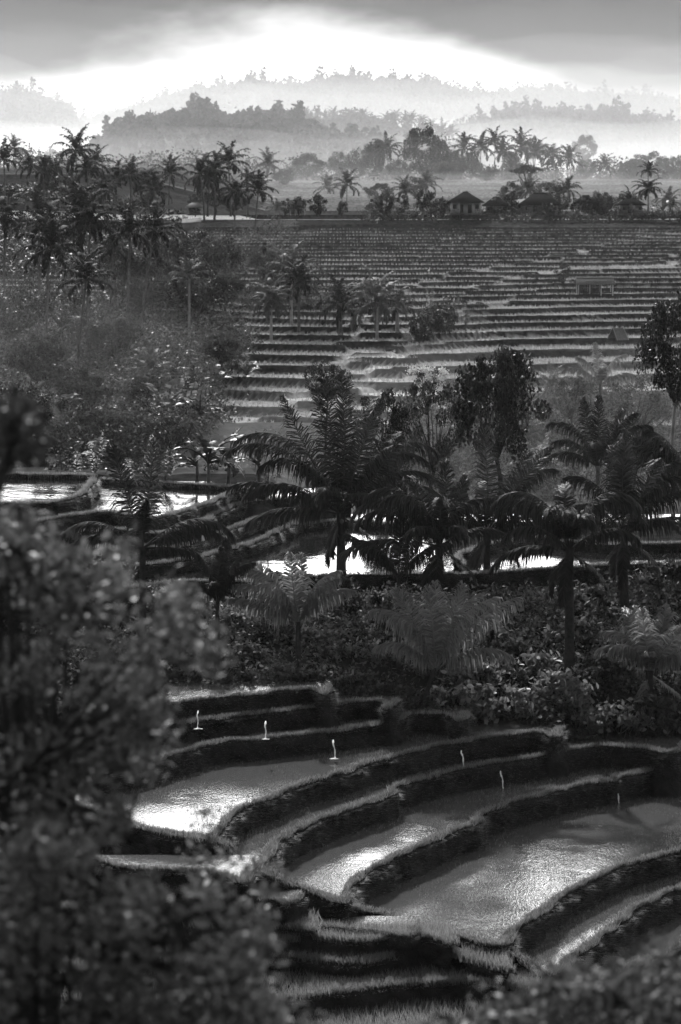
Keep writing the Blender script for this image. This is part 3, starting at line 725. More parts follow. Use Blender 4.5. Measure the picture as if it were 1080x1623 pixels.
# ------------------------------------------------------------------ bananas and feathery plants
def banana_leaf(elev, Lf, droop, wd, rng):
    n = 12; s = np.linspace(0, 1, n + 1); th = R(elev) - R(droop) * s ** 1.6
    p = np.zeros((n + 1, 3)); p[1:, 0] = np.cumsum(np.cos(th[1:])) * Lf / n; p[1:, 2] = np.cumsum(np.sin(th[1:])) * Lf / n
    b = Buf(); tube(b, p[::2], np.linspace(.035, .008, len(p[::2])), 4)
    wds = wd * np.interp(s, [0, .16, .22, .5, .85, 1], [.02, .03, .7, 1, .75, .05])
    for sgn in (1, -1):
        for i in range(2, n):
            if rng.uniform() < .12: continue
            u0 = np.array([-math.sin(th[i]), 0, math.cos(th[i])]); dr = rng.uniform(-.1, .45)
            def e(j, q): return p[j] + np.array([0, sgn, 0]) * wds[j] * math.cos(.35 + dr * q) + u0 * wds[j] * math.sin(.35 - 1.2 * dr * q) * (1 if q < .8 else .6)
            V = [p[i], p[i + 1] - (p[i + 1] - p[i]) * .04, e(i + 1, 1) - (p[i + 1] - p[i]) * .08, e(i, 1)]
            b.add(V, [(0, 1, 2, 3)])
    return b
_bl = {}
def banana(u, v, Y, hpx, label, mat='banana_leaf', seed=0, n=8, foot=None):
    """(u, v) the foot"""
    h = hpx / F * Y * 1.35; x, _, z = P(u, v, Y); z = ground_Z(x, Y) - .1 if foot is None else foot
    t = thing('banana_plant', label, 'banana plant', (x, Y, z), 0, 'banana plants'); rng = np.random.RandomState(seed)
    b = Buf(); sh = h * .42; tube(b, [[0, 0, 0], [.03, 0, sh * .5], [0, .02, sh]], [.13, .10, .06], 7); link('stem', b.mesh('stem', MATS['bark'], True), t)
    for i in range(n):
        el = [84, 70, 60, 48, 66, 35, 15, 52, 25, 76][i % 10]; k = (el, mat, seed % 2)
        if k not in _bl: _bl[k] = banana_leaf(el, 1.0, 35 + 60 * math.cos(R(el)), .21, np.random.RandomState(el + seed)).mesh('leaf', MATS[mat])
        o = link('leaf', _bl[k], t, (0, 0, sh - .02 * i)); L_ = h * .62 * rng.uniform(.85, 1.1); o.scale = (L_, L_, L_); o.rotation_euler = (R(rng.uniform(-12, 12)), 0, rng.uniform(0, 6.3))
    return t
def plume(u, v, Y, hpx, label, tilts, seed=0, foot=None, mat='leaf_dark'):
    h = hpx / F * Y * 1.2; x, _, z = P(u, v, Y); z = ground_Z(x, Y) - .1 if foot is None else foot
    t = thing('feathery_plant', label, 'plant', (x, Y, z), 0, 'upright feathery plants'); rng = np.random.RandomState(seed)
    b = Buf(); tube(b, [[0, 0, 0], [0, 0, h * .3]], [.05, .04], 5); link('stem', b.mesh('stem', MATS['bark_dark'], True), t)
    for i, (tl, sc) in enumerate(tilts):
        L_ = h * .8 * sc; a_ = R(90 - abs(tl)); ax = np.array([math.cos(a_), 0, math.sin(a_)]); bb = Buf(); tube(bb, [ax * 0, ax * L_ * .5, ax * L_], [.03, .02, .006], 4)
        m = 130; q = rng.uniform(.08, 1, m); pos = ax * (q * L_)[:, None]; d = rng.normal(size=(m, 3)); d = unit(d - ax * (d @ ax)[:, None]); ln = (.40 * np.interp(q, [0, .3, .8, 1], [.6, 1, .8, .3]))[:, None]
        tip = pos + (d + ax * .35) * ln - [0, 0, .08]; wv = np.cross(d, ax) * .04; mid = (pos + tip) / 2 + ax * .03
        V = np.stack([pos, mid - wv, tip, mid + wv], 1).reshape(-1, 3); bb.add(V, np.arange(4 * m).reshape(-1, 4))
        o = link('frond', bb.mesh('frond', MATS[mat]), t, (0, 0, h * .22)); o.rotation_euler = (0, 0, 0 if tl > 0 else math.pi)
    return t

# ------------------------------------------------------------------ near coconut palms
near_palm(541, 812, 134, None, 'tallest and darkest coconut palm, standing in the centre in front of the bright pond', [
    (90, 84, 7.0, 34, -10), (95, 82, 6.8, 44, -20), (85, 82, 7.0, 40, 8), (270, 86, 7.0, 30, 2), (272, 82, 6.6, 40, 17), (265, 84, 6.8, 36, -28), (90, 80, 6.2, 50, 26), (268, 80, 6.0, 60, 36),
    (180, 72, 7.0, 98), (176, 56, 6.9, 92), (2, 70, 6.6, 112), (358, 58, 5.6, 108), (184, 24, 5.6, 56), (192, 34, 5.2, 84), (170, 12, 4.6, 50), (4, 40, 5.4, 86), (350, 28, 5.2, 78), (200, 62, 5.4, 105), (250, 46, 4.0, 110), (300, 40, 3.8, 110), (60, 50, 4.6, 90), (120, 46, 4.6, 90)], r=.26, seed=1, nuts=5)
near_palm(226, 866, 127, None, 'coconut palm at the left with two dark upright fronds, rising behind the blurred shrub', [
    (90, 84, 4.9, 24, -17), (268, 84, 5.0, 22, 15), (175, 30, 4.2, 95), (195, 18, 3.8, 80), (3, 34, 4.6, 95), (12, 22, 4.2, 80), (272, 78, 2.6, 40, 2), (340, 10, 3.4, 60)], r=.19, seed=2)
near_palm(697, 862, 126, None, 'coconut palm right of the tallest one, its long fronds arching over the white pond', [
    (178, 62, 4.6, 110), (170, 52, 5.0, 120), (190, 40, 4.6, 95), (90, 82, 4.0, 40, 8), (265, 82, 3.8, 40, -12), (10, 65, 3.4, 90), (90, 76, 3.8, 40, 22), (270, 70, 3.2, 60), (200, 68, 4.2, 105), (240, 35, 3.4, 95), (300, 40, 3.0, 95), (0, 25, 3.4, 80), (178, 12, 4.4, 45), (130, 50, 4)], r=.2, seed=3)
near_palm(772, 842, 138, None, 'slim coconut palm with two stiff raised fronds, between the arching one and the drooping one', [
    (90, 87, 5.2, 10, -3), (268, 84, 5.4, 30, 26), (95, 82, 4.8, 40, 36), (2, 60, 4.8, 70), (180, 60, 3.4, 60), (195, 45, 3.0, 80), (270, 62, 2.8, 80), (330, 42, 3.4, 90), (0, 28, 3.6, 80), (175, 24, 2.8, 70), (90, 65, 3.4), (230, 30, 2.8, 90), (30, 10, 3, 70)], r=.2, seed=4)
near_palm(903, 868, 125, None, 'drooping coconut palm right of centre, fronds folding over like an umbrella', [
    (176, 66, 4.8, 125), (186, 58, 4.4, 120), (0, 68, 4.6, 130), (350, 74, 4.4, 125), (270, 74, 3.6, 130), (250, 66, 3.6, 120), (300, 66, 3.4, 130), (90, 72, 4, 80), (205, 35, 3.6, 90), (340, 35, 3.6, 90), (180, 14, 3.8, 70), (120, 50, 4)], r=.24, seed=5)
near_palm(990, 845, 133, None, 'coconut palm at the right with one broad dark frond standing upright', [
    (100, 86, 5.0, 16, 1), (265, 85, 5.0, 20, -3), (90, 82, 4.4, 40, -18), (270, 82, 4.4, 40, 20), (170, 62, 4.2, 80), (5, 66, 4.2, 85), (355, 50, 4.6, 90), (10, 76, 4.4, 60), (200, 45, 3.8, 95), (180, 24, 3.8, 80), (0, 24, 4.0, 80), (280, 40, 3.2, 95), (320, 30, 3.4, 90)], r=.22, seed=6)
near_palm(948, 738, 172, None, 'hazier coconut palm on a bare trunk behind the right hand palms', [
    (172, 62, 4.4, 90), (90, 82, 4.4, 34, -20), (268, 84, 4.4, 24, 4), (90, 80, 4.2, 40, 24), (0, 56, 4.4, 80), (8, 40, 4.2, 80), (350, 22, 4.4, 70), (185, 30, 3.6, 90), (270, 60, 3.2, 100), (20, 75, 4.2, 50), (200, 50, 3.6, 90)], r=.17, seed=7, trunkmat='bark')
near_palm(1098, 775, 140, None, 'coconut palm cut by the right edge, its fronds reaching into the picture', [
    (180, 55, 4.4, 90), (172, 35, 4.6, 80), (190, 72, 4.2, 60), (90, 80, 4), (185, 15, 4.2, 70), (0, 60, 4), (200, 0, 3.8, 50), (270, 55, 3.6, 90), (160, 64, 4.4, 95)], r=.2, seed=8)
near_palm(1030, 1062, 124.5, None, 'squat pale young palm at the lower right edge, fans of bright fronds', [
    (90, 78, 3.2, 50, -26), (268, 80, 3.2, 40, -8), (90, 80, 3.2, 44, 14), (268, 76, 3.2, 50, 34), (150, 56, 2.9, 80), (172, 44, 2.7, 90), (100, 78, 3.0, 40), (60, 62, 3.0, 60), (20, 48, 3.0, 70), (0, 30, 2.8, 60), (185, 58, 2.4, 110), (260, 60, 2.0, 90), (330, 45, 2.4, 90), (40, 74, 3, 50), (80, 58, 2.8, 60)], 'palm_leaf_pale', r=.2, seed=9)
near_palm(473, 985, 124, None, 'pale young palm with long narrow fronds left of the dark bushes', [
    (90, 78, 3.6, 50, -34), (268, 82, 3.4, 30, -12), (176, 42, 3.4, 62), (168, 58, 3.6, 70), (182, 26, 3.2, 40), (100, 80, 3.2, 40), (8, 66, 3.0, 60), (0, 48, 3.0, 70), (200, 70, 3.0, 80), (350, 74, 2.8, 60)], 'palm_leaf_pale', r=.14, seed=10)
near_palm(690, 1058, 122, None, 'young palm with a thin crooked trunk and wide pale fronds in front of the bushes', [
    (90, 80, 4.0, 40, -28), (268, 82, 3.8, 30, -8), (92, 80, 4.0, 40, 18), (172, 60, 4.0, 80), (15, 60, 4.2, 55), (8, 44, 4.8, 40), (30, 74, 4.0, 50), (180, 40, 3.0, 80), (90, 82, 3.8, 30), (350, 30, 3.6, 70), (200, 75, 3.2, 70)], 'palm_leaf_pale', r=.10, seed=11, lean=(.5, 0))
near_palm(345, 950, 124, None, 'small dark palm with one stubby upright frond beside the narrow pond', [
    (90, 86, 2.6, 10), (268, 84, 2.4, 20, 8), (172, 78, 2.2, 30), (5, 60, 2.4, 60), (185, 45, 2.0, 80), (270, 60, 1.6, 80), (10, 78, 2.2, 30)], r=.12, seed=12)
near_palm(952, 608, 215, None, 'distant pale palm above the banana leaves at the right', [
    (172, 74, 3.2, 60), (90, 84, 3.2, 20), (8, 70, 3.2, 60), (185, 40, 3.4, 80), (0, 30, 3.2, 80), (200, 12, 3.0, 80), (350, 5, 2.6, 60), (270, 60, 2.6, 90)], 'palm_leaf_pale', r=.14, seed=13, trunkmat='bark')
near_palm(632, 912, 124.5, None, 'ragged low palm in front of the white pond with narrow strap fronds', [
    (165, 40, 3.0, 30), (178, 58, 2.6, 70), (90, 80, 3.0, 20), (10, 72, 2.8, 30), (0, 50, 2.8, 60), (200, 70, 2.4, 80)], r=.12, seed=14)

# ------------------------------------------------------------------ palms further back
g1 = 'coconut palms on the left slope'
for i, a in enumerate([
    (122, 346, 300, 4.4, 'tall palm at upper left with a tuft of upright fronds, highest of the front row', -.8),
    (143, 352, 296, 3.9, 'palm on a dark bare trunk, just right of the highest of the front row', .3),
    (207, 368, 292, 3.8, 'palm with a long bare trunk rising beside the dark round tree at left', .4),
    (246, 362, 298, 3.6, 'slender leaning palm with a thin trunk, rightmost of the left front row', 1.6),
    (62, 352, 305, 4.0, 'bushy palm at the left with a spiky top, left of the highest one', 0),
    (78, 392, 282, 4.2, 'broad drooping palm low at the left with a stout pale trunk', .3),
    (8, 340, 310, 3.6, 'palm at the left edge with a plume-like crown above a thin trunk', .2),
    (137, 442, 262, 3.4, 'lower palm with a leaning trunk in front of the dark round tree', .9),
    (178, 392, 318, 3.4, 'pale hazy palm behind the bare trunk pair', .2),
    (100, 372, 318, 3.8, 'palm tucked behind the highest one, only its lower fronds clear', -.4)]):
    far_palm(*a[:4], a[4], g1, i + 3, lean=a[5])
g2 = 'coconut palms on the ridge at the left'
for i, a in enumerate([
    (120, 238, 470, 4.6, 'tallest palm on the left ridge, standing against the white mist'),
    (152, 258, 475, 3.9, 'second palm on the ridge just right of the tallest'),
    (138, 270, 465, 3.7, 'palm under the two tallest on the left ridge, crown against their trunks'),
    (84, 266, 480, 3.6, 'round headed palm left of the tallest on the ridge'),
    (68, 272, 470, 3.3, 'short palm beside the round headed one on the left ridge'),
    (46, 262, 500, 3.2, 'spiky palm on the ridge above the pale field edge'),
    (6, 252, 440, 3.8, 'dark palm on the ridge touching the left edge of the picture'),
    (22, 234, 640, 3.6, 'ghostly pale palm high in the mist at the far left'),
    (206, 276, 430, 3.4, 'right one of the close pair of dark palms between the ridge and the lone palm'),
    (186, 282, 440, 3.4, 'left one of the close pair of dark palms between the ridge and the lone palm'),
    (233, 284, 445, 3.5, 'palm with a raised sheaf of fronds left of the lone palm'),
    (246, 302, 430, 3.3, 'squat palm below the one with the raised sheaf'),
    (164, 300, 425, 3.4, 'low palm in front of the ridge palms above the grassy slope'),
    (270, 274, 520, 4.4, 'lone pale palm on a straight trunk standing clear in the mist')]):
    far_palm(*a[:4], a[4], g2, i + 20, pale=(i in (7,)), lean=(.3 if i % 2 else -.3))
g3_ = 'clump of tall dark palms right of the lone palm'
for i, a in enumerate([
    (362, 256, 455, 4.4, 'highest palm of the dark clump in the upper centre'),
    (342, 268, 452, 4.0, 'second palm of the dark clump, leaning a little left of its highest'),
    (318, 276, 450, 4.0, 'leftmost palm of the dark clump in the upper centre'),
    (332, 288, 460, 3.8, 'palm low in the middle of the dark clump'),
    (374, 302, 446, 3.6, 'palm in front of the clump with drooping fronds near the roof'),
    (410, 302, 442, 3.8, 'rightmost palm of the dark clump with a ragged spreading crown'),
    (394, 282, 480, 2.3, 'small slender areca palm sticking out between the clump and its rightmost palm')]):
    far_palm(*a[:4], a[4], g3_, i + 40, lean=(-.4, .2, -.6, .3, .2, .5, .1)[i])
g4 = 'palms between the two terraced slopes'
for i, a in enumerate([
    (598, 476, 300, 4.6, 'pale broad palm in front of the terraced field, just above the upper pale terrace edge', True, 1),
    (630, 486, 306, 3.0, 'low pale palm at the right foot of the broad one', True, 2),
    (540, 480, 302, 3.4, 'low palm at the left foot of the broad pale one', False, 3),
    (462, 432, 312, 4.0, 'pale palm with straggling fronds beside the left border of the terraced field', True, 4),
    (474, 448, 306, 3.4, 'darker palm leaning right below the straggling one', False, 5),
    (430, 470, 300, 3.2, 'small palm low in the bushes left of the terraced field', True, 6),
    (300, 440, 300, 3.0, 'pale palm with hanging fronds in front of the round tree grove', True, 4)]):
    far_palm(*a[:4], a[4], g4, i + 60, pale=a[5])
g5 = 'palms in the row beyond the houses'
for i, a in enumerate([
    (735, 236, 905, 6.2, 'first palm right of the huge round tree beyond the houses'),
    (763, 232, 900, 6.0, 'second palm right of the huge round tree beyond the houses'),
    (785, 226, 905, 6.0, 'tallest slender palm in the row beyond the houses'),
    (797, 240, 895, 5.6, 'palm crowding against the tallest slender one of the far row'),
    (826, 232, 900, 7.2, 'broadest palm in the far row, above the umbrella shaped tree'),
    (850, 242, 900, 5.8, 'palm with sparse upright fronds right of the broadest in the far row'),
    (876, 244, 905, 6.2, 'palm of the far row with a long clean trunk'),
    (902, 254, 900, 5.8, 'last clear palm of the far row, low drooping crown'),
    (614, 236, 880, 6.2, 'palm standing alone left of the huge round tree'),
    (958, 262, 920, 5.4, 'faint palm right of the far row near the pale fields')]):
    far_palm(*a[:4], a[4], g5, i + 80, lean=rg.uniform(-.8, .8))
g6 = 'pale palms in the misty fields behind the houses'
for i, a in enumerate([
    (1028, 298, 560, 3.8, 'palm in front of the pale far field at the right, upper of a stacked pair'),
    (1028, 270, 600, 2.8, 'small palm whose crown shows just above another at the right'),
    (1000, 318, 560, 3.4, 'misty palm low left of the stacked pair'),
    (678, 290, 700, 4.6, 'pale palm below the huge round tree'),
    (640, 300, 640, 3.8, 'faint palm left of the houses in bright mist'),
    (550, 292, 640, 4.6, 'faint palm low in the mist above the middle of the terraced field'),
    (425, 262, 760, 5.0, 'faint palm alone in the white mist right of the dark clump'),
    (440, 330, 600, 3.4, 'pale palm right behind the dark clump'),
    (520, 296, 720, 4.6, 'faint palm among the pale trees in the centre of the mist'),
    (840, 300, 620, 4.2, 'pale palm under the umbrella shaped tree'),
    (900, 300, 640, 4.0, 'faint palm behind the long roofed house'),
    (800, 318, 560, 3.2, 'pale low palm between two houses'),
    (1062, 320, 540, 3.6, 'pale palm near the right edge behind the small house')]):
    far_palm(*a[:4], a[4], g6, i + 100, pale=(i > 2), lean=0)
g7 = 'palms on the crest of the wooded hill'
for i, a in enumerate([(297, 186, 1800, 9), (322, 182, 1800, 9), (306, 190, 1790, 8), (448, 190, 1800, 9), (462, 186, 1800, 7), (286, 190, 1800, 7)]):
    far_palm(*a, 'tiny palm silhouette rising above the crest of the wooded hill', g7, i + 120, lean=0)
g8 = 'ghostly palms in the mist on the second hill'
for i in range(16):
    far_palm(480 + i * 16 + rg.uniform(-6, 6), 186 + rg.uniform(-6, 12) + max(0, i - 10) * 4, 2690, rg.uniform(9, 13), 'ghostly palm fading into the mist on the second hill', g8, i + 130, lean=0)

# ------------------------------------------------------------------ broadleaf trees
broad(786, 540, 168, 150, 'big dark leafy tree with a rounded top, tallest right of the centre', 'trees in the valley', 'dense', 'leaf_dark', 1, hpx=205)
broad(690, 588, 172, 130, 'sparse tree with several thin crooked stems in front of the pale terraces', 'trees in the valley', 'loose', 'leaf_mid', 2, hpx=170)
broad(678, 578, 174, 62, 'slim tree topped with clusters of white blossom', 'trees in the valley', 'loose', 'leaf_mid', 1, hpx=80)
broad(606, 618, 165, 84, 'rounded dark tree half hidden behind the tallest palm, on its right', 'trees in the valley', 'dense2', 'leaf_dark', 0, hpx=110)
broad(520, 570, 178, 66, 'small round tree whose top shows above the left shoulder of the tallest palm', 'trees in the valley', 'dense2', 'leaf_dark', 2, hpx=70)
broad(1072, 464, 170, 130, 'tall dark tree cut by the right edge with a pale straight trunk', 'trees in the valley', 'dense', 'leaf_dark', 0, hpx=190, trunkmat='bark_pale')
broad(1010, 590, 205, 110, 'hazy spreading tree between the right edge and the bananas', 'trees in the valley', 'loose', 'leaf_mid', 0, hpx=110)
broad(905, 590, 215, 80, 'soft grey tree behind the bananas, right of the big dark leafy tree', 'trees in the valley', 'loose', 'leaf_mid', 1, hpx=80)
broad(612, 700, 165, 90, 'leafy shrub tree under the right fronds of the tallest palm', 'trees in the valley', 'dense2', 'leaf_dark', 1, hpx=90)
gv = 'trees of the grove on the left slope'
for i, a in enumerate([
    (310, 362, 325, 90, 'round topped tree at the top of the grove left of the terraced field', 'dense', 'leaf_dark', 80),
    (272, 376, 330, 80, 'broad tree at the upper left of the grove', 'dense2', 'leaf_dark', 80),
    (350, 372, 322, 76, 'tree at the upper right of the grove nearest the terraces', 'dense', 'leaf_dark', 84),
    (250, 400, 315, 80, 'hazy tree low at the left of the grove', 'dense2', 'leaf_mid', 80),
    (320, 410, 310, 90, 'tree in the middle of the grove, in front of the round topped one', 'dense', 'leaf_dark', 90),
    (280, 432, 300, 86, 'pale leafy tree at the foot of the grove', 'dense2', 'leaf_mid', 60),
    (360, 425, 305, 70, 'bushy tree at the right foot of the grove', 'dense2', 'leaf_mid', 60),
    (195, 390, 280, 84, 'near black tree with glossy leaves among the bare palm trunks', 'dense', 'leaf_dark', 90),
    (226, 432, 276, 60, 'dark bushy tree at the right foot of the near black one', 'dense2', 'leaf_dark', 64),
    (418, 388, 322, 56, 'small tree on the border between the grove and the terraced field', 'dense2', 'leaf_mid', 50),
    (440, 410, 318, 60, 'grey bush tree beside the straggling pale palm', 'dense2', 'leaf_mid', 60),
    (20, 450, 270, 110, 'dark tree mass at the left edge below the palms', 'dense2', 'leaf_dark', 90),
    (100, 455, 262, 100, 'wide bushy tree below the broad drooping palm', 'dense2', 'leaf_dark', 70),
    (180, 500, 250, 90, 'rounded leafy tree in the middle of the left slope', 'dense2', 'leaf_mid', 70),
    (60, 520, 245, 110, 'large rounded tree on the left slope above the blurred dark leaves', 'dense2', 'leaf_mid', 90),
    (130, 580, 232, 100, 'pale topped tree on the lower left slope', 'dense2', 'leaf_mid', 80),
    (230, 590, 232, 90, 'bushy tree left of the bright banana plants on the slope', 'dense2', 'leaf_mid', 70),
    (40, 600, 228, 110, 'broad tree low at the left edge of the slope', 'dense2', 'leaf_dark', 100),
    (170, 640, 220, 110, 'tree with flat layered foliage low on the left slope', 'umbrella', 'leaf_mid', 70),
    (270, 650, 218, 110, 'wide layered tree below the bright banana plants', 'umbrella', 'leaf_mid', 70),
    (350, 520, 262, 70, 'bush tree at the left end of the stepped pale terraces', 'dense2', 'leaf_mid', 60)]):
    broad(*a[:4], a[4], gv, a[5], a[6], i, hpx=a[7])
gh = 'trees around the houses'
for i, a in enumerate([
    (612, 312, 454, 26, 'feathery clump tree at the left end of the row by the houses', 'small', 'leaf_mid', 38),
    (596, 318, 456, 30, 'low bushy tree, leftmost of the row by the houses', 'small2', 'leaf_mid', 32),
    (634, 314, 455, 30, 'leafy bush tree left of the dark twin crowns', 'small2', 'leaf_mid', 36),
    (668, 306, 458, 24, 'left one of the dark twin crowned trees left of the white pillared house', 'small2', 'leaf_dark', 42),
    (684, 308, 457, 26, 'right one of the dark twin crowned trees left of the white pillared house', 'small', 'leaf_dark', 40),
    (700, 320, 455, 28, 'low tree against the left wall of the white pillared house', 'small', 'leaf_dark', 32),
    (742, 304, 462, 22, 'pointed dark tree behind the roof of the white pillared house', 'small2', 'leaf_dark', 40),
    (812, 311, 458, 28, 'compact round tree between the small dark roof and the big roof', 'small', 'leaf_dark', 36),
    (888, 306, 460, 32, 'round dark tree against the right slope of the big roof', 'dense2', 'leaf_dark', 34),
    (870, 322, 452, 30, 'bush tree in front of the big roof', 'small', 'leaf_dark', 30),
    (935, 322, 456, 30, 'small tree in the gap left of the broad dark crown', 'small', 'leaf_dark', 30),
    (956, 313, 457, 40, 'broadest dark crown in the row, left of the small right hand house', 'dense2', 'leaf_dark', 42),
    (984, 318, 458, 22, 'knobbly tree beside the roof of the right hand house', 'small2', 'leaf_dark', 36),
    (918, 318, 458, 26, 'leafy tree just right of the round dark tree by the big roof', 'small', 'leaf_dark', 30),
    (504, 316, 456, 32, 'rounded dark tree beside the shed, above the left corner of the field', 'small', 'leaf_dark', 38),
    (474, 322, 455, 30, 'dark tree leaning over the shed at the left corner of the field', 'small2', 'leaf_dark', 32),
    (543, 330, 456, 20, 'small lone bushy tree on the top terrace in the centre', 'small', 'leaf_dark', 24),
    (452, 322, 457, 22, 'grey tree left of the shed above the field', 'small2', 'leaf_mid', 30),
    (1012, 336, 455, 20, 'shrub tree against the right hand house', 'small', 'leaf_dark', 20),
    (893, 416, 352, 24, 'small upright bushy tree beside the field hut', 'small2', 'leaf_dark', 36),
    (695, 490, 306, 66, 'dark bush mass standing on the terrace edge in the middle of the field', 'dense2', 'leaf_dark', 56),
    (668, 502, 300, 40, 'low bush joined to the dark bush mass on the terrace edge', 'small', 'leaf_dark', 46)]):
    broad(*a[:4], a[4], gh, a[5], a[6], i, hpx=a[7])
gm = 'trees beyond the houses, fading into mist'
for i, a in enumerate([
    (672, 204, 880, 78, 'huge round topped tree beyond the houses, biggest crown in the mist', 'dense', 'leaf_dark', 92),
    (595, 217, 900, 42, 'dome shaped tree left of the huge round topped one', 'dense', 'leaf_dark', 60),
    (572, 232, 905, 36, 'lower tree at the left of the dome shaped one', 'dense2', 'leaf_dark', 50),
    (540, 240, 915, 46, 'wide pale tree in the centre of the misty row', 'dense2', 'leaf_mid', 40),
    (490, 240, 920, 50, 'rounded tree at the left end of the misty row', 'dense', 'leaf_dark', 42),
    (720, 232, 900, 44, 'tree crowded behind the first two palms of the far row', 'dense2', 'leaf_dark', 56),
    (748, 240, 905, 40, 'tree between the palms of the far row, low and dark', 'dense2', 'leaf_dark', 46),
    (812, 238, 905, 36, 'dark tree behind the broadest palm of the far row', 'dense2', 'leaf_dark', 44),
    (845, 218, 1300, 44, 'smooth round hazy crown behind the far row of palms', 'dense', 'leaf_mid', 36),
    (836, 256, 720, 56, 'umbrella shaped tree standing alone over the misty field', 'umbrella', 'leaf_mid', 40),
    (926, 212, 1500, 40, 'pale tree standing by itself in the right hand mist', 'dense2', 'leaf_mid', 50),
    (930, 248, 950, 40, 'hazy tree right of the palm row', 'dense2', 'leaf_mid', 36),
    (1030, 240, 960, 60, 'wide speckled tree near the right edge in the mist', 'dense2', 'leaf_mid', 40),
    (1000, 250, 950, 40, 'lower hazy tree left of the wide speckled one', 'dense2', 'leaf_mid', 34),
    (1070, 244, 955, 36, 'hazy tree cut by the right edge above the pale field', 'dense2', 'leaf_mid', 40),
    (630, 262, 860, 46, 'pale bushy tree at the left foot of the huge round tree', 'dense2', 'leaf_mid', 36),
    (705, 268, 850, 50, 'bushy tree at the right foot of the huge round tree', 'dense2', 'leaf_mid', 34),
    (770, 266, 860, 40, 'grey bush tree below the tallest slender far palm', 'dense2', 'leaf_mid', 28),
    (660, 284, 700, 40, 'pale bushy tree in the mist behind the dark twin crowns', 'dense2', 'leaf_mid', 34),
    (600, 290, 680, 44, 'pale tree in the mist behind the leftmost row trees', 'dense2', 'leaf_mid', 30),
    (870, 290, 640, 50, 'pale spreading tree under the umbrella shaped one', 'dense2', 'leaf_mid', 40),
    (815, 292, 640, 40, 'pale tree left below the umbrella shaped one', 'dense2', 'leaf_mid', 36),
    (945, 312, 560, 40, 'faint rounded tree behind the broadest dark crown', 'dense2', 'leaf_mid', 30),
    (450, 290, 800, 40, 'faint tree low in the bright mist right of the clump', 'dense2', 'leaf_mid', 30)]):
    broad(*a[:4], a[4], gm, a[5], a[6], i, hpx=a[7])
gl = 'dark trees under the ridge palms at the left'
for i, a in enumerate([
    (100, 278, 476, 44, 'leafy tree filling the gap under the tallest ridge palm', 'small', 'leaf_dark', 30),
    (60, 286, 478, 50, 'low tree under the short ridge palm', 'small', 'leaf_dark', 24),
    (140, 290, 470, 50, 'low broad tree right below the ridge palms', 'small', 'leaf_dark', 30),
    (340, 296, 462, 50, 'leafy tree at the foot of the dark palm clump', 'dense2', 'leaf_dark', 34),
    (372, 306, 460, 40, 'leafy tree right at the foot of the dark palm clump', 'dense2', 'leaf_dark', 30),
    (230, 304, 450, 40, 'bush tree below the palm with the raised sheaf', 'small', 'leaf_mid', 26),
    (310, 306, 464, 30, 'bush tree left at the foot of the dark palm clump', 'small', 'leaf_mid', 22),
    (15, 290, 460, 50, 'low tree at the left edge below the ridge palms', 'small', 'leaf_dark', 24),
    (200, 312, 440, 46, 'low spreading bush tree under the close pair of dark palms', 'small', 'leaf_mid', 24)]):
    broad(*a[:4], a[4], gl, a[5], a[6], i, hpx=a[7])
r_ = np.random.RandomState(77)
for i in range(9):
    u = r_.uniform(20, 330); v = r_.uniform(520, 720); Y = ray_ground(u, v, 196, 330)
    far_palm(u, v - r_.uniform(16, 40), Y, r_.uniform(2.2, 3.2), 'low stemless palm among the bushes of the left slope', 'low palms in the bushes of the left slope', 200 + i, pale=bool(i % 3), lean=0)
for i in range(12):
    u = r_.uniform(660, 1060); v = r_.uniform(640, 740); Y = ray_ground(u, v, 170, 250)
    far_palm(u, v - r_.uniform(16, 46), Y, r_.uniform(2.0, 2.8), 'hazy low palm among the bushes of the right hand hollow', 'low palms in the right hand hollow', 240 + i, pale=bool(i % 2), lean=0)
# blossom clusters on the slim tree
b = Buf(); r_ = np.random.RandomState(8); cs = []
for k in range(26):
    c = P(676 + r_.uniform(-30, 32), 584 + abs(r_.normal(0, 9)), 173.3 + r_.uniform(-.8, .8)); cs.append(c + r_.normal(0, .13, (40, 3)) * [1, 1, .7])
tree_ = [o for o in bpy.data.objects if o.get('label', '').startswith('slim tree topped')][0]
B_ = leafcards(np.concatenate(cs), .12, r_, .8); B_.V = [v - np.array(tree_.location) for v in B_.V]
link('blossom', B_.mesh('blossom', MATS['flower']), tree_)

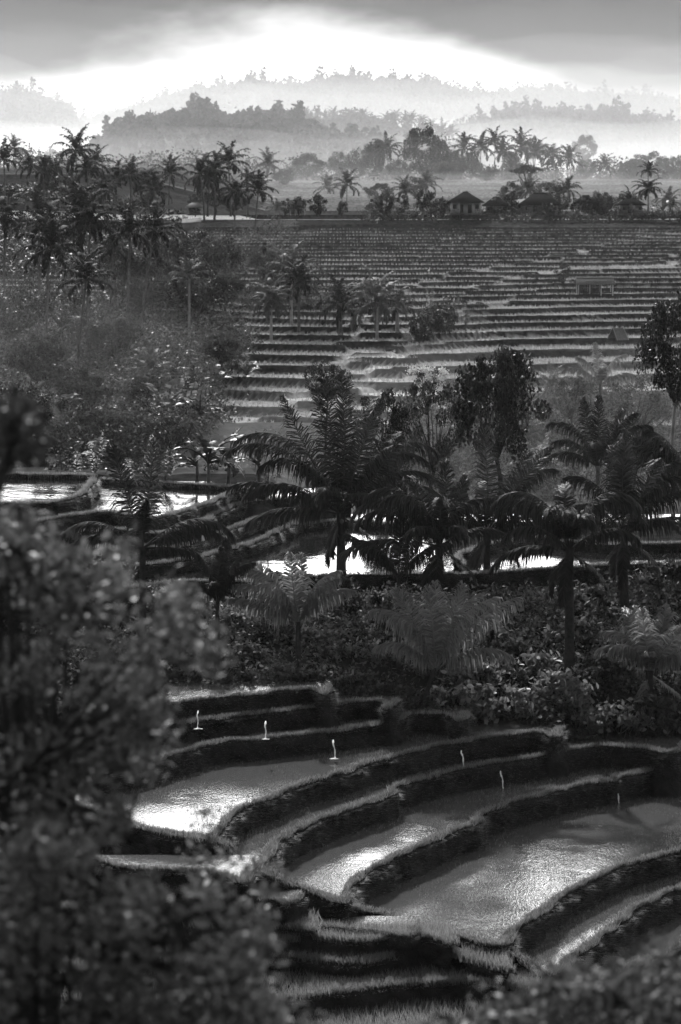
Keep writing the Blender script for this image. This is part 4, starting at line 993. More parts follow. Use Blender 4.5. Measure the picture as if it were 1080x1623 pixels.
# ------------------------------------------------------------------ bananas, feathery plants
for i, a in enumerate([
    (330, 765, 158, 84, 'banana plant with stiff dark leaves behind the narrow white pond', 'banana_leaf', 9),
    (362, 768, 160, 74, 'banana plant with a broken leaf, right of the stiff leaved one', 'banana_leaf', 9),
    (312, 768, 162, 60, 'small banana plant at the left of the stiff leaved one', 'banana_leaf', 7),
    (410, 775, 162, 56, 'banana plant with a pale bent leaf left of the tallest palm', 'banana_leaf', 7),
    (150, 748, 166, 48, 'banana plant with pale leaves beside the feathery plants at left', 'leaf_pale', 7),
    (262, 640, 236, 80, 'brightest banana plant on the left slope, its leaves catching light', 'leaf_pale', 10),
    (298, 632, 240, 66, 'bright banana plant right of the brightest on the slope', 'leaf_pale', 9),
    (236, 622, 242, 56, 'smaller bright banana plant at the left of the brightest on the slope', 'leaf_pale', 8),
    (318, 652, 232, 60, 'banana plant below the bright ones, toward the stepped terraces', 'banana_leaf', 8),
    (280, 672, 226, 50, 'banana plant with one white split leaf low on the slope', 'leaf_pale', 6),
    (340, 560, 262, 50, 'dim banana plant at the left end of the stepped terraces', 'banana_leaf', 8),
    (390, 560, 268, 40, 'banana plant standing on the edge of the stepped terraces', 'banana_leaf', 7),
    (80, 640, 228, 74, 'banana plant with two long pale leaves low at the left', 'leaf_pale', 6),
    (30, 560, 245, 70, 'arching banana plant at the left edge of the slope', 'banana_leaf', 7),
    (862, 660, 214, 66, 'banana plant with one bright torn leaf right of the big dark tree', 'leaf_pale', 8),
    (845, 690, 208, 60, 'lower banana plant under the bright torn one', 'banana_leaf', 8),
    (900, 640, 216, 50, 'hazy banana plant beside the distant pale palm', 'banana_leaf', 8),
    (980, 650, 212, 60, 'banana plant in the haze below the tall tree at the right edge', 'banana_leaf', 8),
    (660, 760, 158, 50, 'banana plant with one curled pale leaf under the sparse tree', 'banana_leaf', 5),
    (1052, 352, 452, 30, 'small dark banana plant at the right end of the house row', 'banana_leaf', 7),
    (1066, 352, 453, 24, 'dark banana plant closest to the right edge in the house row', 'banana_leaf', 7),
    (1000, 352, 451, 22, 'low banana plant at the right hand house', 'banana_leaf', 6)]):
    banana(*a[:4], a[4], a[5], i, a[6])
for i, a in enumerate([
    (150, 748, 161, 66, 'tall feathery plant with a plume tilting right on the bund behind the big white pond', [(12, 1.1), (-6, .8)]),
    (120, 748, 162, 44, 'short feathery plant left of the tall plume behind the big white pond', [(2, 1)]),
    (240, 760, 160, 64, 'straight feathery plant behind the left palm', [(1, 1.1), (-10, .6)]),
    (262, 760, 159, 56, 'feathery plant with two plumes tilting right behind the left palm', [(16, 1.1), (6, .9)]),
    (206, 765, 160, 40, 'stubby feathery plant left of the left palm fronds', [(-4, 1)]),
    (425, 780, 160, 70, 'feathery plant hanging beside the left frond of the tallest palm', [(3, 1.1)]),
    (370, 770, 163, 66, 'feathery plant standing between the banana plants', [(4, 1.0)]),
    (684, 520, 309, 52, 'twin plume plant rising out of the dark bush mass on the terrace', [(2, 1.1), (-8, 1)]),
    (716, 520, 309, 44, 'ragged plume plant on the right of the dark bush mass', [(14, 1.1), (4, 1), (-8, .8)]),
    (738, 515, 308, 40, 'small fan topped plant right of the dark bush mass', [(10, .8), (-10, .8), (0, .9)]),
    (390, 540, 275, 36, 'pair of dark plumes on the edge of the stepped terraces', [(2, 1), (-6, .8)]),
    (325, 510, 282, 40, 'spiky plume plant at the top left of the stepped terraces', [(6, 1), (-10, .9)]),
    (1034, 352, 451, 26, 'spiky dark plume plant right of the small right hand house', [(6, 1), (-12, .9)]),
    (728, 330, 459, 30, 'tall plume plant behind the ridge of the white pillared house', [(8, 1), (-12, 1), (0, 1.1)]),
    (718, 332, 459, 30, 'leaning plume plant left behind the white pillared house', [(-16, 1), (-4, 1)]),
    (785, 338, 456, 28, 'spread plume plant between the first two roofs', [(-14, 1), (8, 1), (0, .9)])]):
    plume(*a[:4], a[4], a[5], i)

# ------------------------------------------------------------------ shrubs on the bank below the palms
def shrub(u, vtop, Y, wpx, hpx, label, mat, size, n, seed, hexa=True, group='shrubs on the bank below the palms', foot=None):
    if vtop > 860 and Y < 129 and group and hpx != 56: Y = float(np.interp(vtop, [880, 905, 983, 1038, 1066, 1120], [135, 133, 128, 124.6, 122.6, 121.6])) + max(0, u - 700) / 180
    rad = wpx / 2 / F * Y; h = hpx / F * Y; x = (u - 540) / F * Y; zt = CZ - (vtop - VH) / F * Y; zb = ground_Z(x, Y) - .1
    t = thing('shrub', label, 'shrub', (x, Y, zb), 0, group); rng = np.random.RandomState(seed + 300)
    C = []; st = Buf(); ncl = 30
    dirs = unit(rng.normal(size=(ncl, 3))); dirs[:, 2] = np.abs(dirs[:, 2]) * 1.1 - .3
    for d in dirs:
        c = np.array([d[0] * rad, d[1] * rad * .7, zt - zb - h * .5 + d[2] * h * .5]) * rng.uniform(.8, 1.08)
        k = int(n / ncl * rng.uniform(.5, 1.5)); r = .28 * rad * rng.uniform(.6, 1.3)
        # leaves sit along short twigs
        q = rng.uniform(-1, 1, (k, 3)); C.append(c + q * np.array([r, r, r * .75]) * np.abs(rng.normal(0, .7, (k, 1))))
        base = np.array([rng.uniform(-.2, .2), rng.uniform(-.2, .2), .0]); tube(st, [base, base * .5 + c * .5 + [0, 0, -.15 * h], c], [.04, .028, .01], 4)
    link('foliage', leafcards(np.concatenate(C), size, rng, .5, .25, hexa, .5).mesh('foliage', MATS[mat]), t)
    link('stems', st.mesh('stems', MATS['bark'], True), t)
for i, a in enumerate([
    (430, 975, 120.8, 110, 120, 'dark small leaved shrub left of the pale young palm', 'leaf_shrub', .2, 2600),
    (530, 903, 124, 120, 150, 'large dark shrub directly under the tallest palm', 'leaf_shrub', .2, 3600),
    (600, 930, 122.5, 120, 150, 'rounded dark shrub in front of the white pond', 'leaf_shrub', .2, 3600),
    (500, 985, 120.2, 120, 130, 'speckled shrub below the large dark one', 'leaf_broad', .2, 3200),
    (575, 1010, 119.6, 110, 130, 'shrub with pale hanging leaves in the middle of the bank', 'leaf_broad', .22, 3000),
    (390, 1020, 119.5, 110, 100, 'low dark shrub at the edge of the blurred foliage', 'leaf_shrub', .2, 2600),
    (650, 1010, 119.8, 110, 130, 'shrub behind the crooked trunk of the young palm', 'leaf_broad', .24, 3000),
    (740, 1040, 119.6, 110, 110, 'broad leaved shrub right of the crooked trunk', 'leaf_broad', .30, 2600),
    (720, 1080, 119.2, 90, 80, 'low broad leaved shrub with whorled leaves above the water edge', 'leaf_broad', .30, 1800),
    (790, 990, 121.5, 110, 120, 'dark shrub under the drooping palm', 'leaf_shrub', .26, 2800),
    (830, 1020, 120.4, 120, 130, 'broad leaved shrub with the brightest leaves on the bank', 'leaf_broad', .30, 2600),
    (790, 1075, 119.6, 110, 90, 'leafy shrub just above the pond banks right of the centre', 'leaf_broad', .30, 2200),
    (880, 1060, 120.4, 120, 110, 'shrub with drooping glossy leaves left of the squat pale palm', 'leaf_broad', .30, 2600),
    (960, 1040, 121.5, 120, 110, 'dark shrub behind the squat pale palm', 'leaf_shrub', .28, 2800),
    (910, 980, 123, 110, 110, 'shadowy shrub at the foot of the drooping palm', 'leaf_shrub', .26, 2600),
    (1000, 905, 127, 110, 110, 'tall dark shrub with glittering gaps below the right hand palms', 'leaf_shrub', .26, 2800),
    (1060, 880, 128, 110, 130, 'dark leafy shrub at the right edge over the last bright water', 'leaf_shrub', .26, 3000),
    (940, 930, 126.5, 80, 80, 'loose shrub in front of the rightmost white water', 'leaf_shrub', .26, 1300),
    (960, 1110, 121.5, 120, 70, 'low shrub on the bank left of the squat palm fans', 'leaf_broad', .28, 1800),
    (1050, 1100, 122.4, 120, 80, 'low dark shrub under the squat pale palm at the right edge', 'leaf_shrub', .26, 2000),
    (650, 1090, 119.2, 100, 60, 'low shadowed shrub at the end of the upper banks', 'leaf_shrub', .24, 1700),
    (870, 1120, 120.6, 100, 50, 'low shrub trailing onto the bank near the right ponds', 'leaf_shrub', .24, 1500),
    (700, 960, 122.5, 90, 90, 'shrub behind the fan of the young pale palm', 'leaf_shrub', .24, 2000),
    (440, 900, 130, 60, 44, 'small shrub overhanging the little white pond', 'leaf_shrub', .24, 700),
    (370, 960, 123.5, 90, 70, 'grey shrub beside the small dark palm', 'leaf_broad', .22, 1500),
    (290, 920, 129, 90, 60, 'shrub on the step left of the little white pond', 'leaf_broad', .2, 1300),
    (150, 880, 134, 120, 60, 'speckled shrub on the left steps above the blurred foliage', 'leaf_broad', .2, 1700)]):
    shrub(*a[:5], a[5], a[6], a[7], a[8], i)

# ------------------------------------------------------------------ continuous undergrowth and far woods
def inpoly(x, y, poly):
    c = False; n = len(poly)
    for i in range(n):
        x1, y1 = poly[i]; x2, y2 = poly[(i + 1) % n]
        if (y1 > y) != (y2 > y) and x < (x2 - x1) * (y - y1) / (y2 - y1) + x1: c = not c
    return c
def undergrowth(poly, n, lo, hi, hgt, leaf, per, mat, label, seed, name='undergrowth'):
    rng = np.random.RandomState(seed); us = [p[0] for p in poly]; vs = [p[1] for p in poly]; C = []; k = 0
    while k < n:
        u = rng.uniform(min(us), max(us)); v = rng.uniform(min(vs), max(vs))
        if not inpoly(u, v, poly): continue
        k += 1; Y = ray_ground(u, v, lo, hi) + rng.uniform(-1, 1); x = (u - 540) / F * Y
        z = ground_Z(x, Y); h = hgt * rng.uniform(.3, 1.2) ** 1.5; r = h * rng.uniform(.45, .9)
        m = int(per * rng.uniform(.5, 1.4)); d = unit(rng.normal(size=(m, 3))) * rng.uniform(.5, 1.05, (m, 1)); d[:, 2] = np.abs(d[:, 2])
        lump = 1 + .35 * np.sin(d[:, :1] * 5 + k) * np.cos(d[:, 1:2] * 4 + k)
        C.append(np.array([x, Y, z]) + d * np.array([r, r, h]) * lump)
    o = link(name, leafcards(np.concatenate(C), leaf, rng, .55, .3).mesh(name, MATS[mat])); return tag(o, label, 'undergrowth', kind='stuff')
J = [(-20, 430), (60, 440), (180, 470), (250, 485), (330, 492), (380, 520), (400, 545), (370, 590), (330, 625), (350, 650), (330, 690), (300, 720), (200, 742), (-20, 745)]
undergrowth(J, 1100, 196, 330, 2.6, .34, 80, 'leaf_mid', 'tangled bushes covering the left slope', 1)
undergrowth(J, 420, 196, 330, 3.6, .30, 130, 'leaf_dark', 'darker thickets between the bushes on the left slope', 2)
undergrowth([(230, 440), (300, 450), (480, 440), (520, 470), (640, 490), (640, 498), (420, 494), (230, 488)], 240, 290, 340, 2.0, .32, 80, 'leaf_mid', 'bushes along the bank above the stepped terraces', 3)
undergrowth([(400, 345), (470, 350), (450, 400), (400, 440), (230, 440), (200, 400), (260, 380), (380, 376)], 160, 300, 450, 2.2, .34, 80, 'leaf_mid', 'bushes around the grove beside the terraced field', 4)
undergrowth([(640, 650), (740, 640), (860, 600), (1090, 570), (1090, 800), (640, 790)], 700, 168, 250, 1.9, .28, 90, 'leaf_mid', 'hazy bushes in the hollow at the right', 5)
undergrowth([(330, 700), (420, 690), (640, 700), (640, 790), (330, 770)], 90, 170, 235, 1.0, .24, 60, 'leaf_mid', 'scattered scrub in the hollow at the centre', 6)
undergrowth([(-20, 300), (90, 310), (220, 320), (300, 340), (250, 400), (-20, 420)], 260, 330, 520, 1.6, .4, 60, 'leaf_dark', 'dark scrub on the slope under the ridge palms', 7)
undergrowth([(-20, 372), (215, 372), (250, 400), (250, 450), (-20, 450)], 420, 300, 440, 3.2, .4, 90, 'leaf_dark', 'dark thicket among the trunks of the left palms', 10)
undergrowth([(-20, 712), (200, 722), (384, 735), (384, 752), (-20, 748)], 90, 157, 170, 1.0, .2, 60, 'leaf_dark', 'low plants on the bund behind the white ponds', 9)
undergrowth([(575, 347), (1100, 347), (1100, 353), (575, 353)], 520, 442, 462, 1.7, .22, 50, 'leaf_dark', 'low hedge along the top terrace in front of the houses', 8, 'hedge')
# bank under the palms: leafy ground cover
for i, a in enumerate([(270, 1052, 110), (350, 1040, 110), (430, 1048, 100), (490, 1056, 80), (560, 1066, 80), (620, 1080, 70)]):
    shrub(a[0], a[1], 121.2 + i * .1, a[2], 56, 'low shrub behind the flooded terraces, %s' % ('nearest the blurred foliage', 'second from the blurred foliage', 'under the dark shrubs', 'above the end of the topmost bank', 'above the end of the second bank', 'above the end of the third bank')[i], 'leaf_shrub', .2, 1500, 60 + i)
def bank_cover(n, seed, mat, x0, x1, y0, y1, leaf, h, label):
    rng = np.random.RandomState(seed); C = []
    for k in range(n):
        x = rng.uniform(x0, x1); y = rng.uniform(y0, y1) + max(0, x) * .3; z = float(near_Z(np.array([x]), np.array([y]))[0]); m = 40
        C.append(np.array([x, y, z]) + rng.normal(0, 1, (m, 3)) * np.array([.35, .35, .25 * h]) + [0, 0, .2 * h])
    o = link('undergrowth', leafcards(np.concatenate(C), leaf, rng, .5, .3, True).mesh('undergrowth', MATS[mat])); tag(o, label, 'undergrowth', kind='stuff')
bank_cover(1150, 11, 'leaf_shrub', -12, 30, 120.6, 134, .22, 1.0, 'dark creepers covering the bank under the shrubs')
bank_cover(260, 12, 'leaf_mid', -18, -2, 128, 140, .18, .6, 'leafy growth among the steps left of the small pond')
def forest(idx, n, h, seed, label, x0, x1, cards, frontq, mat='forest'):
    rng = np.random.RandomState(seed); pts, Y, W = HILLS[idx]; xs = rng.uniform(x0, x1, n); q = rng.uniform(-frontq, .12, n)
    # more trees right on the crest
    q[: n // 3] = rng.uniform(-.12, .05, n // 3)
    ys = Y + q * W; zs = far_Z(xs, ys); C = []; sz = []
    for i in range(n):
        if hill(idx, xs[i:i + 1], ys[i:i + 1])[0] < far_base(xs[i], ys[i]) + 2: continue
        hh = h * rng.uniform(.4, 1.1) * (1.7 if rng.uniform() < .12 else 1); r = hh * rng.uniform(.3, .55); m = cards
        d = unit(rng.normal(size=(m, 3))) * rng.uniform(.1, .8, (m, 1)) ** .7
        if rng.uniform() < .3: r *= .6; hh *= 1.25
        C.append(np.array([xs[i], ys[i], zs[i] + hh * .55]) + d * [r, r, hh * .5])
    C = np.concatenate(C); o = link('forest', leafcards(C, h * .30, rng, .8, .2).mesh('forest', MATS[mat])); return tag(o, label, 'forest', kind='stuff')
forest(0, 900, 12, 1, 'woodland covering the nearest misty hill', -230, 110, 170, .9)
def misty_trees(n, y0, y1, h, seed, cards, label):
    rng = np.random.RandomState(seed); ys = rng.uniform(y0, y1, n); xs = rng.uniform(-.13, .13, n) * ys; zs = far_Z(xs, ys); C = []
    for i in range(n):
        hh = h * rng.uniform(.3, 1.2); r = hh * rng.uniform(.35, .7); d = unit(rng.normal(size=(cards, 3))) * rng.uniform(.3, 1.0, (cards, 1)) ** .6
        C.append(np.array([xs[i], ys[i], zs[i] + hh * .45]) + d * [r, r, hh * .5])
    o = link('forest', leafcards(np.concatenate(C), h * .10, rng, .7, .2).mesh('forest', MATS['forest'])); return tag(o, label, 'forest', kind='stuff')
misty_trees(330, 935, 1300, 10, 21, 150, 'woods on the flat land behind the row of palms')
misty_trees(420, 1300, 1700, 12, 22, 110, 'misty woods at the foot of the wooded hill')
forest(1, 800, 14, 2, 'fading woodland on the second hill', -160, 280, 90, .8)
forest(2, 1400, 17, 3, 'dark band of trees along the right hand misty hill', 20, 480, 80, .6)
forest(3, 700, 20, 4, 'pale wooded ridge at the far left', -560, -330, 60, .5)
forest(4, 2600, 24, 5, 'pale wooded ridge along the skyline', -640, 760, 60, .5)
# ------------------------------------------------------------------ houses, huts, birds
def roof_hip(b, x0, x1, y0, y1, z, h, ridge, ov=.5, th=.12):
    x0 -= ov; x1 += ov; y0 -= ov; y1 += ov; cx = (x0 + x1) / 2; cy = (y0 + y1) / 2; r = ridge / 2
    V = [(x0, y0, z), (x1, y0, z), (x1, y1, z), (x0, y1, z), (cx - r, cy, z + h), (cx + r, cy, z + h)]
    V += [(p[0], p[1], p[2] - th) for p in V[:4]]
    b.add(V, [(0, 1, 5, 4), (2, 3, 4, 5), (0, 6, 7, 1), (1, 7, 8, 2), (2, 8, 9, 3), (3, 9, 6, 0), (6, 9, 8, 7)]); b.F.setdefault(3, []).append(np.array([(1, 2, 5), (3, 0, 4)]) + b.n - 10)
def house(u, Y, wpx, dep, wall_h, roof_h, ridge, label, wall='plaster', porch=True, foot=None, doors=2, roofmat='thatch', name='house'):
    x = (u - 540) / F * Y; wd = wpx / F * Y; z = (ground_Z(x, Y) - .1) if foot is None else foot
    t = thing(name, label, 'house', (x, Y, z)); X0, X1 = -wd / 2, wd / 2
    b = Buf(); box(b, X0 - .2, X1 + .2, -dep / 2 - .2, dep / 2 + .2, 0, .35); link('plinth', b.mesh('plinth', MATS['plaster_dim']), t)
    back = -dep / 2 + (1.3 if porch else 0)
    w_ = Buf(); box(w_, X0 + .1, X1 - .1, back, dep / 2, .35, .35 + wall_h); wo_ = link('wall', w_.mesh('wall', MATS[wall]), t)
    if porch:
        for k in range(4):
            px = X0 + .15 + (wd - .3) * (0, .26, .74, 1)[k]; b = Buf(); box(b, px - .14, px + .14, -dep / 2 + .02, -dep / 2 + .3, .35, .35 + wall_h + .02); link('pillar', b.mesh('pillar', MATS['plaster']), t)
    for k in range(doors):
        px = X0 + wd * (.35 + .3 * k) if doors > 1 else X0 + wd * .4
        b = Buf(); box(b, px - .35, px + .35, back - .05, back + .02, .37, .35 + wall_h * .8); link('door', b.mesh('door', MATS['timber']), t)
    for px in (X0 + wd * .14, X1 - wd * .12):
        b = Buf(); box(b, px - .3, px + .3, back - .04, back + .02, .35 + wall_h * .4, .35 + wall_h * .8); link('window', b.mesh('window', MATS['timber']), t)
    b = Buf(); roof_hip(b, X0, X1, -dep / 2, dep / 2, .35 + wall_h + .06, roof_h, ridge); rf = link('roof', b.mesh('roof', MATS[roofmat]), t)
    b = Buf(); tube(b, [(-ridge / 2 - .05, 0, .35 + wall_h + .06 + roof_h), (ridge / 2 + .05, 0, .35 + wall_h + .06 + roof_h)], .1, 6); link('ridge_cap', b.mesh('ridge_cap', MATS[roofmat]), rf)
    return t
house(738, 453, 48, 4.2, 1.7, 1.6, .8, 'small white pillared house with a hipped dark roof above the terraced field')
house(856, 456, 58, 4.6, 1.3, 1.8, 2.0, 'largest house, wide dark hipped roof half hidden by bushes', 'plaster_dim', False)
house(787, 457, 34, 3.6, 1.2, 1.3, 1.0, 'low dark roofed house between the pillared and the largest house', 'plaster_dim', False)
house(1001, 454, 34, 3.4, 1.3, 1.0, 1.6, 'small plain walled house at the right end of the row', 'plaster_dim', False, doors=1)
house(929, 460, 30, 3.4, 1.6, 1.2, 1.0, 'small house almost hidden by the trees right of the largest roof', 'plaster', False, doors=1)
house(309, 462, 18, 3, 1.0, .7, 1.0, 'tiny house with a pale roof left of the dark palm clump', 'plaster_dim', False, doors=1, roofmat='zinc')
house(594, 880, 14, 4, 1.4, 1.4, .8, 'far away hut roof in the mist below the huge round tree', 'plaster', False, doors=1)
def hut(u, Y, wpx, label, hpost=1.5, rh=.7, dep=2.6, enclosed=.65):
    """open field hut: posts, board wall, one sided thatch"""
    x = (u - 540) / F * Y; wd = wpx / F * Y; z = ground_Z(x, Y) - .1; t = thing('field_hut', label, 'hut', (x, Y, z)); X0, X1 = -wd / 2, wd / 2
    for px in (X0, X0 + wd * .33, X0 + wd * .66, X1):
        for py in (-dep / 2, dep / 2):
            b = Buf(); tube(b, [(px, py, 0), (px + .02, py, hpost + .1)], .06, 6); link('post', b.mesh('post', MATS['plaster']), t)
    b = Buf(); xe = X0 + wd * enclosed
    for k in range(int((xe - X0) / .16)):
        xx = X0 + .05 + k * .16; box(b, xx, xx + .13, -dep / 2 + .1, -dep / 2 + .13, .15, hpost * (.96 if k % 4 else .8))
    box(b, X0 + .05, X0 + .1, -dep / 2 + .1, dep / 2, .15, hpost); link('board_wall', b.mesh('board_wall', MATS['timber']), t)
    b = Buf(); box(b, X0 + .12, X1 - .1, -dep / 2 + .2, dep / 2 - .1, .3, .42); link('platform', b.mesh('platform', MATS['timber']), t)
    b = Buf(); ov = .35; za, zr = hpost - .05, hpost + rh
    V = [(X0 - ov, -dep / 2 - ov, za), (X1 + ov, -dep / 2 - ov, za), (X1 + ov * .6, 0, zr), (X0 - ov * .6, 0, zr), (X1 + ov, dep / 2 + ov, za), (X0 - ov, dep / 2 + ov, za)]
    V += [(a, c, d - .12) for a, c, d in V]
    b.add(V, [(0, 1, 2, 3), (3, 2, 4, 5), (6, 9, 8, 7), (9, 11, 10, 8), (0, 6, 7, 1), (4, 10, 11, 5), (0, 3, 9, 6), (3, 5, 11, 9), (1, 7, 8, 2), (2, 8, 10, 4)]); rf = link('roof', b.mesh('roof', MATS['straw']), t)
    b = Buf(); box(b, X0 - .2, X1 + .2, -.1, .1, zr - .02, zr + .08); link('ridge_cap', b.mesh('ridge_cap', MATS['zinc']), rf)
hut(943, 349, 54, 'open sided wooden field hut with a long low roof in the middle of the terraces')
hut(472, 456, 22, 'dark shed on posts at the upper left corner of the terraced field', 1.8, .6, 2.2, .3)
# a frame shelter
x_, _, _ = P(980, 525, 306); t = thing('field_shelter', 'small tent shaped straw shelter on the bright terrace at the right', 'shelter', (x_, 306, ground_Z(x_, 306) - .05), R(35))
b = Buf(); V = [(-.95, -.8, 0), (.95, -.8, 0), (.95, .8, 0), (-.95, .8, 0), (-.7, 0, 1.3), (.7, 0, 1.3)]
b.add(V, [(0, 1, 5, 4), (2, 3, 4, 5)]); link('roof', b.mesh('roof', MATS['straw']), t)
b = Buf()
for sx2 in (-.8, .8):
    tube(b, [(sx2, -.85, 0), (sx2 * .9, .05, 1.45)], .04, 5); tube(b, [(sx2, .85, 0), (sx2 * .9, -.05, 1.45)], .04, 5)
link('poles', b.mesh('poles', MATS['bark_pale']), t)
# sheds with bright roofs behind the houses and on the left bank
for (u, Y, wd, h, lab) in ((826, 459, 2.0, 1.9, 'shed with a bright sloping roof left of the largest house'), (304, 440, 2.4, 1.2, 'low shed with a shining roof under the dark palm clump'), (380, 338, 1.6, .9, 'tiny white roofed shed beside the grove')):
    x = (u - 540) / F * Y; t = thing('shed', lab, 'shed', (x, Y, ground_Z(x, Y) - .1))
    b = Buf(); box(b, -wd / 2, wd / 2, -.8, .8, 0, h); link('wall', b.mesh('wall', MATS['plaster_dim']), t)
    b = Buf(); b.add([(-wd / 2 - .3, -1.1, h), (wd / 2 + .3, -1.1, h + .15), (wd / 2 + .3, 1.1, h + .8), (-wd / 2 - .3, 1.1, h + .62)], [(0, 1, 2, 3)]); b.add(b.V[0] - [0, 0, .06], [(3, 2, 1, 0)]); link('roof', b.mesh('roof', MATS['zinc']), t)
# fence posts and a boundary post on the terraces
for (u, Y, h, lab) in ((756, 303, 1.1, 'short pale stone post on the long terrace right of the dark bush mass'), (690, 301, 1.0, 'thin wooden post in front of the dark bush mass')):
    x = (u - 540) / F * Y; o = thing('post', lab, 'post', (x, Y, ground_Z(x, Y)))
    b = Buf(); box(b, -.09, .09, -.09, .09, 0, h); link('shaft', b.mesh('shaft', MATS['bark_pale']), o); b = Buf(); box(b, -.16, .16, -.16, .16, h, h + .08); link('cap', b.mesh('cap', MATS['bark_pale']), o)
# egrets
def egret(u, Y, s, lab, rz):
    x = (u - 540) / F * Y; t = thing('egret', lab, 'bird', (x, Y, ground_Z(x, Y) + .02), rz, sc=s)
    b = Buf(); tube(b, [(-.28, 0, .42), (-.18, 0, .46), (-.02, 0, .5), (.12, 0, .52), (.2, 0, .58), (.19, 0, .7), (.25, 0, .8), (.29, 0, .83), (.34, 0, .825), (.46, 0, .81)], [.01, .06, .1, .08, .045, .028, .026, .04, .02, .004], 8)
    tube(b, [(0, .04, .44), (.01, .04, .2), (0, .04, 0)], .012, 5); tube(b, [(.03, -.04, .44), (.05, -.04, .2), (.03, -.04, 0)], .012, 5)
    link('body', b.mesh('body', MATS['feather'], True), t)
egret(680, 372, 1.0, 'tiny white egret standing on the upper terraces in the middle of the field', 1)
egret(655, 298, 1.0, 'white egret at the foot of the dark bush mass on the terrace', 2)
egret(598, 448, 1.2, 'white egret at the left end of the house row', .5)
def bird(u, v, Y, span, lab, bank_, flap, rz):
    c = P(u, v, Y); t = thing('bird', lab, 'bird', tuple(c), rz, 'birds flying in front of the mist'); t.rotation_euler = (bank_, 0, rz)
    s = span / 2; b = Buf(); tube(b, [(-.42 * s, 0, 0), (-.2 * s, 0, .01), (0, 0, 0), (.2 * s, 0, .03), (.36 * s, 0, .04), (.46 * s, 0, .03)], np.array([.03, .06, .1, .07, .06, .008]) * s, 7); link('body', b.mesh('body', MATS['feather_dark'], True), t)
    for sg in (1, -1):
        b = Buf(); z1 = flap * .4 * s; z2 = flap * .28 * s
        V = [(.16 * s, 0, .03), (-.14 * s, 0, .03), (.20 * s, sg * .45 * s, z1), (-.12 * s, sg * .42 * s, z1), (-.02 * s, sg * s, z2), (-.1 * s, sg * .93 * s, z2)]
        b.add(V, [(0, 2, 3, 1), (2, 4, 5, 3)]); b.add(np.array(V) - [0, 0, .02 * s], [(1, 3, 2, 0), (3, 5, 4, 2)]); link('wing', b.mesh('wing', MATS['feather_dark']), t)
bird(363, 163, 560, 1.1, 'uppermost of the three dark birds, wings spread wide', .5, .8, 1.6)
bird(356, 170, 560, .6, 'smallest of the three dark birds, lower left', .2, .6, .5)
bird(374, 171, 560, .9, 'lower right one of the three dark birds, wings folded back', -.5, 1.2, 2.4)

# ------------------------------------------------------------------ shrubs close to the camera (out of focus)
def near_shrub(poly, n, Y0, Y1, label, seed, leaf=.088, per=12, mat='leaf_near', root=None, thr=.56, name='shrub'):
    rng = np.random.RandomState(seed); us = [p[0] for p in poly]; vs = [p[1] for p in poly]; C = []; cc = []; k = 0
    while k < n:
        u = rng.uniform(min(us), max(us)); v = rng.uniform(min(vs), max(vs))
        if not inpoly(u, v, poly): continue
        if vnoise(np.array(u / 46), np.array(v / 46), seed + 3) < thr * rng.uniform(.7, 1.2): continue
        k += 1; Y = rng.uniform(Y0, Y1); c = P(u, v, Y); cc.append(c)
        d = unit(rng.normal(size=(per, 3))); C.append(c + d * rng.uniform(.03, .2, (per, 1)))
    x = P(*root, (Y0 + Y1) / 2) if root else np.mean(cc, 0); xb = x[0]; yb = (Y0 + Y1) / 2; zb = ground_Z(xb, yb) - .1
    t = thing(name, label, 'shrub', (xb, yb, zb), 0); o_ = np.array([xb, yb, zb])
    link('foliage', leafcards(np.concatenate(C) - o_, leaf, rng, .42, .35, True, .2).mesh('foliage', MATS[mat]), t)
    st = Buf(); cc = np.array(cc) - o_
    mains = []
    for j in range(6):
        e = cc[rng.randint(len(cc))]; pth = [np.array([rng.uniform(-.2, .2), rng.uniform(-.2, .2), 0]), e * [.35, .35, .4] + rng.normal(0, .08, 3), e * [.7, .7, .75] + rng.normal(0, .08, 3), e]
        tube(st, pth, [.05, .036, .024, .008], 6); mains += [pth[1], pth[2], pth[3]]
    mains = np.array(mains)
    for c in cc[::4]:
        m = mains[np.argmin(np.sum((mains - c) ** 2, 1) + 2 * np.maximum(0, mains[:, 2] - c[2]))]; tube(st, [m, (m + c) / 2 + rng.normal(0, .04, 3), c], [.016, .010, .004], 4)
    link('stems', st.mesh('stems', MATS['bark_dark'], True), t); return t
near_shrub([(-60, 850), (40, 835), (90, 870), (130, 850), (180, 880), (210, 855), (260, 890), (330, 930), (345, 985), (372, 1020), (335, 1060), (300, 1065), (255, 1110), (270, 1160), (255, 1210), (222, 1260), (215, 1320), (-60, 1340)], 640, 19.5, 22.8,
           'big out of focus leafy shrub filling the left side close to the camera', 1, root=(60, 1500))
near_shrub([(-60, 1290), (160, 1330), (150, 1350), (130, 1380), (160, 1400), (310, 1410), (350, 1440), (400, 1460), (430, 1500), (400, 1560), (470, 1600), (520, 1640), (-60, 1640)], 520, 17.5, 20.5,
           'out of focus shrub in the lower left corner, paler than the one above it', 2, root=(120, 1640), thr=.36)
near_shrub([(660, 1670), (690, 1622), (740, 1600), (800, 1592), (840, 1570), (885, 1545), (960, 1552), (1010, 1530), (1090, 1515), (1130, 1670)], 280, 18.5, 21,
           'dark out of focus shrub in the lower right corner', 3, root=(900, 1640), thr=.3)
near_shrub([(300, 1310), (345, 1300), (400, 1350), (440, 1400), (420, 1440), (370, 1420), (300, 1390), (260, 1340)], 18, 21.5, 23, 'loose blurred sprig reaching over the pond corner', 4, root=(150, 1640), thr=.3)
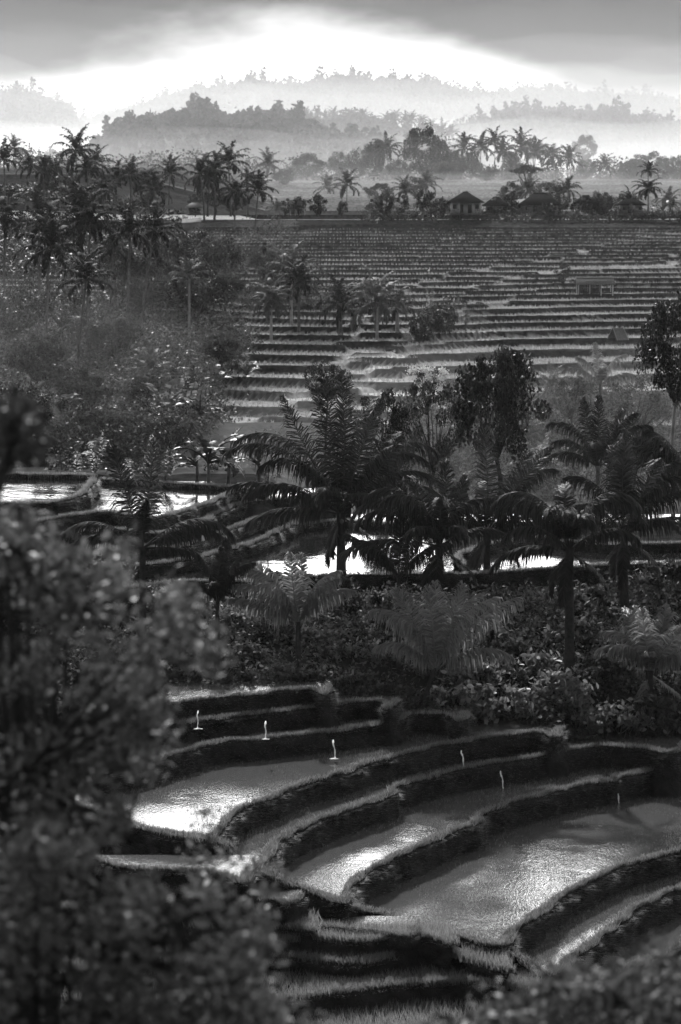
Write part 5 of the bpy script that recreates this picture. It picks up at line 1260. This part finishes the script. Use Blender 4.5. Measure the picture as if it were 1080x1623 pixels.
near_shrub([(6, 650), (40, 632), (64, 660), (58, 720), (48, 738), (40, 700), (26, 742), (8, 738)], 20, 17.5, 18.2, 'near black blurred cluster of leaves hanging at the left edge above the white pond', 5, leaf=.11, mat='leaf_dark', root=(-420, 1640), thr=.1)
near_shrub([(-20, 800), (60, 812), (120, 836), (90, 850), (-20, 850)], 16, 20, 22, 'thin blurred sprigs standing above the big out of focus shrub', 6, root=(40, 1640), thr=.2, per=9)
# ------------------------------------------------------------------ haze and mist
def mat_vol(name, dens, an=.35, col=1.0):
    m = bpy.data.materials.new(name); m.use_nodes = True; t = m.node_tree; t.nodes.clear()
    v = N(t, 'ShaderNodeVolumePrincipled'); v.inputs['Color'].default_value = g3(col); v.inputs['Density'].default_value = dens; v.inputs['Anisotropy'].default_value = an
    o = N(t, 'ShaderNodeOutputMaterial'); t.links.new(v.outputs[0], o.inputs['Volume']); return m
b = Buf(); box(b, -1700, 1700, -80, 9100, -2, 420)
o = link('haze', b.mesh('haze', mat_vol('haze_air', .000025))); tag(o, 'thin pale haze filling the whole valley', 'haze', kind='stuff')
def mist(x0, x1, y0, y1, z0, ztop, dens, seed, label, amp=.25, nx=40, ny=30):
    xs = np.linspace(x0, x1, nx); ys = np.linspace(y0, y1, ny); XX, YY = np.meshgrid(xs, ys)
    ex = np.minimum(1, np.minimum((XX - x0) / (x1 - x0), (x1 - XX) / (x1 - x0)) * 6); ey = np.minimum(1, np.minimum((YY - y0), (y1 - YY)) / (y1 - y0) * 5)
    e = np.clip(ex, 0, 1) ** .5 * np.clip(ey, 0, 1) ** .5
    top = z0 + 1 + (ztop - z0) * e * (1 + amp * fbm(XX / (y0 * .05), YY / (y0 * .12), seed, 3))
    V = np.vstack([np.stack([XX, YY, top], -1).reshape(-1, 3), np.stack([XX, YY, XX * 0 + z0], -1).reshape(-1, 3)])
    n = nx * ny; i = np.arange(n).reshape(ny, nx)
    A = np.stack([i[:-1, :-1], i[:-1, 1:], i[1:, 1:], i[1:, :-1]], -1).reshape(-1, 4); B = A[:, ::-1] + n
    side = []
    for r in (i[0, :], i[:, -1], i[-1, ::-1], i[::-1, 0]):
        side.append(np.stack([r[:-1], r[:-1] + n, r[1:] + n, r[1:]], 1))
    Fc = np.concatenate([A, B] + side)
    o = link('mist', mesh('mist', V, Fc, True, [mat_vol('mist_air', dens, .35)])); tag(o, label, 'mist', kind='stuff')
mist(-220, 220, 600, 1010, 18, 40, .0004, 3, 'low mist lying over the far rice fields')
mist(-260, 260, 660, 1050, 18, 50, .0003, 4, 'thinner mist drifting through the palms of the far row')
mist(-400, 400, 1020, 2350, 24, 50, .00025, 5, 'bank of mist at the foot of the wooded hill')
mist(-500, 500, 1150, 2350, 24, 74, .0002, 6, 'thin mist rising in front of the wooded hill')
mist(-900, 900, 2400, 5000, 28, 130, .0003, 8, 'wide white mist between the wooded hill and the far ridge')
mist(-900, 900, 2900, 4900, 28, 210, .0002, 9, 'high veil of mist in front of the skyline')
mist(-15, 80, 152, 262, CZ - 24, CZ - 11.5, .0005, 10, 'light mist hanging in the hollow behind the coconut palms', nx=50, ny=20)
mist(-120, 120, 260, 448, CZ - 20, CZ - 2.5, .00007, 11, 'faint haze over the terraced field', nx=40, ny=30)
mist(-500, 500, 1050, 2300, 24, 130, .00016, 12, 'thin high veil before the wooded hill')
mist(-75, -8, 205, 310, CZ - 22, CZ - 7, .00035, 14, 'faint mist lying on the bushes of the left slope', nx=30, ny=20)
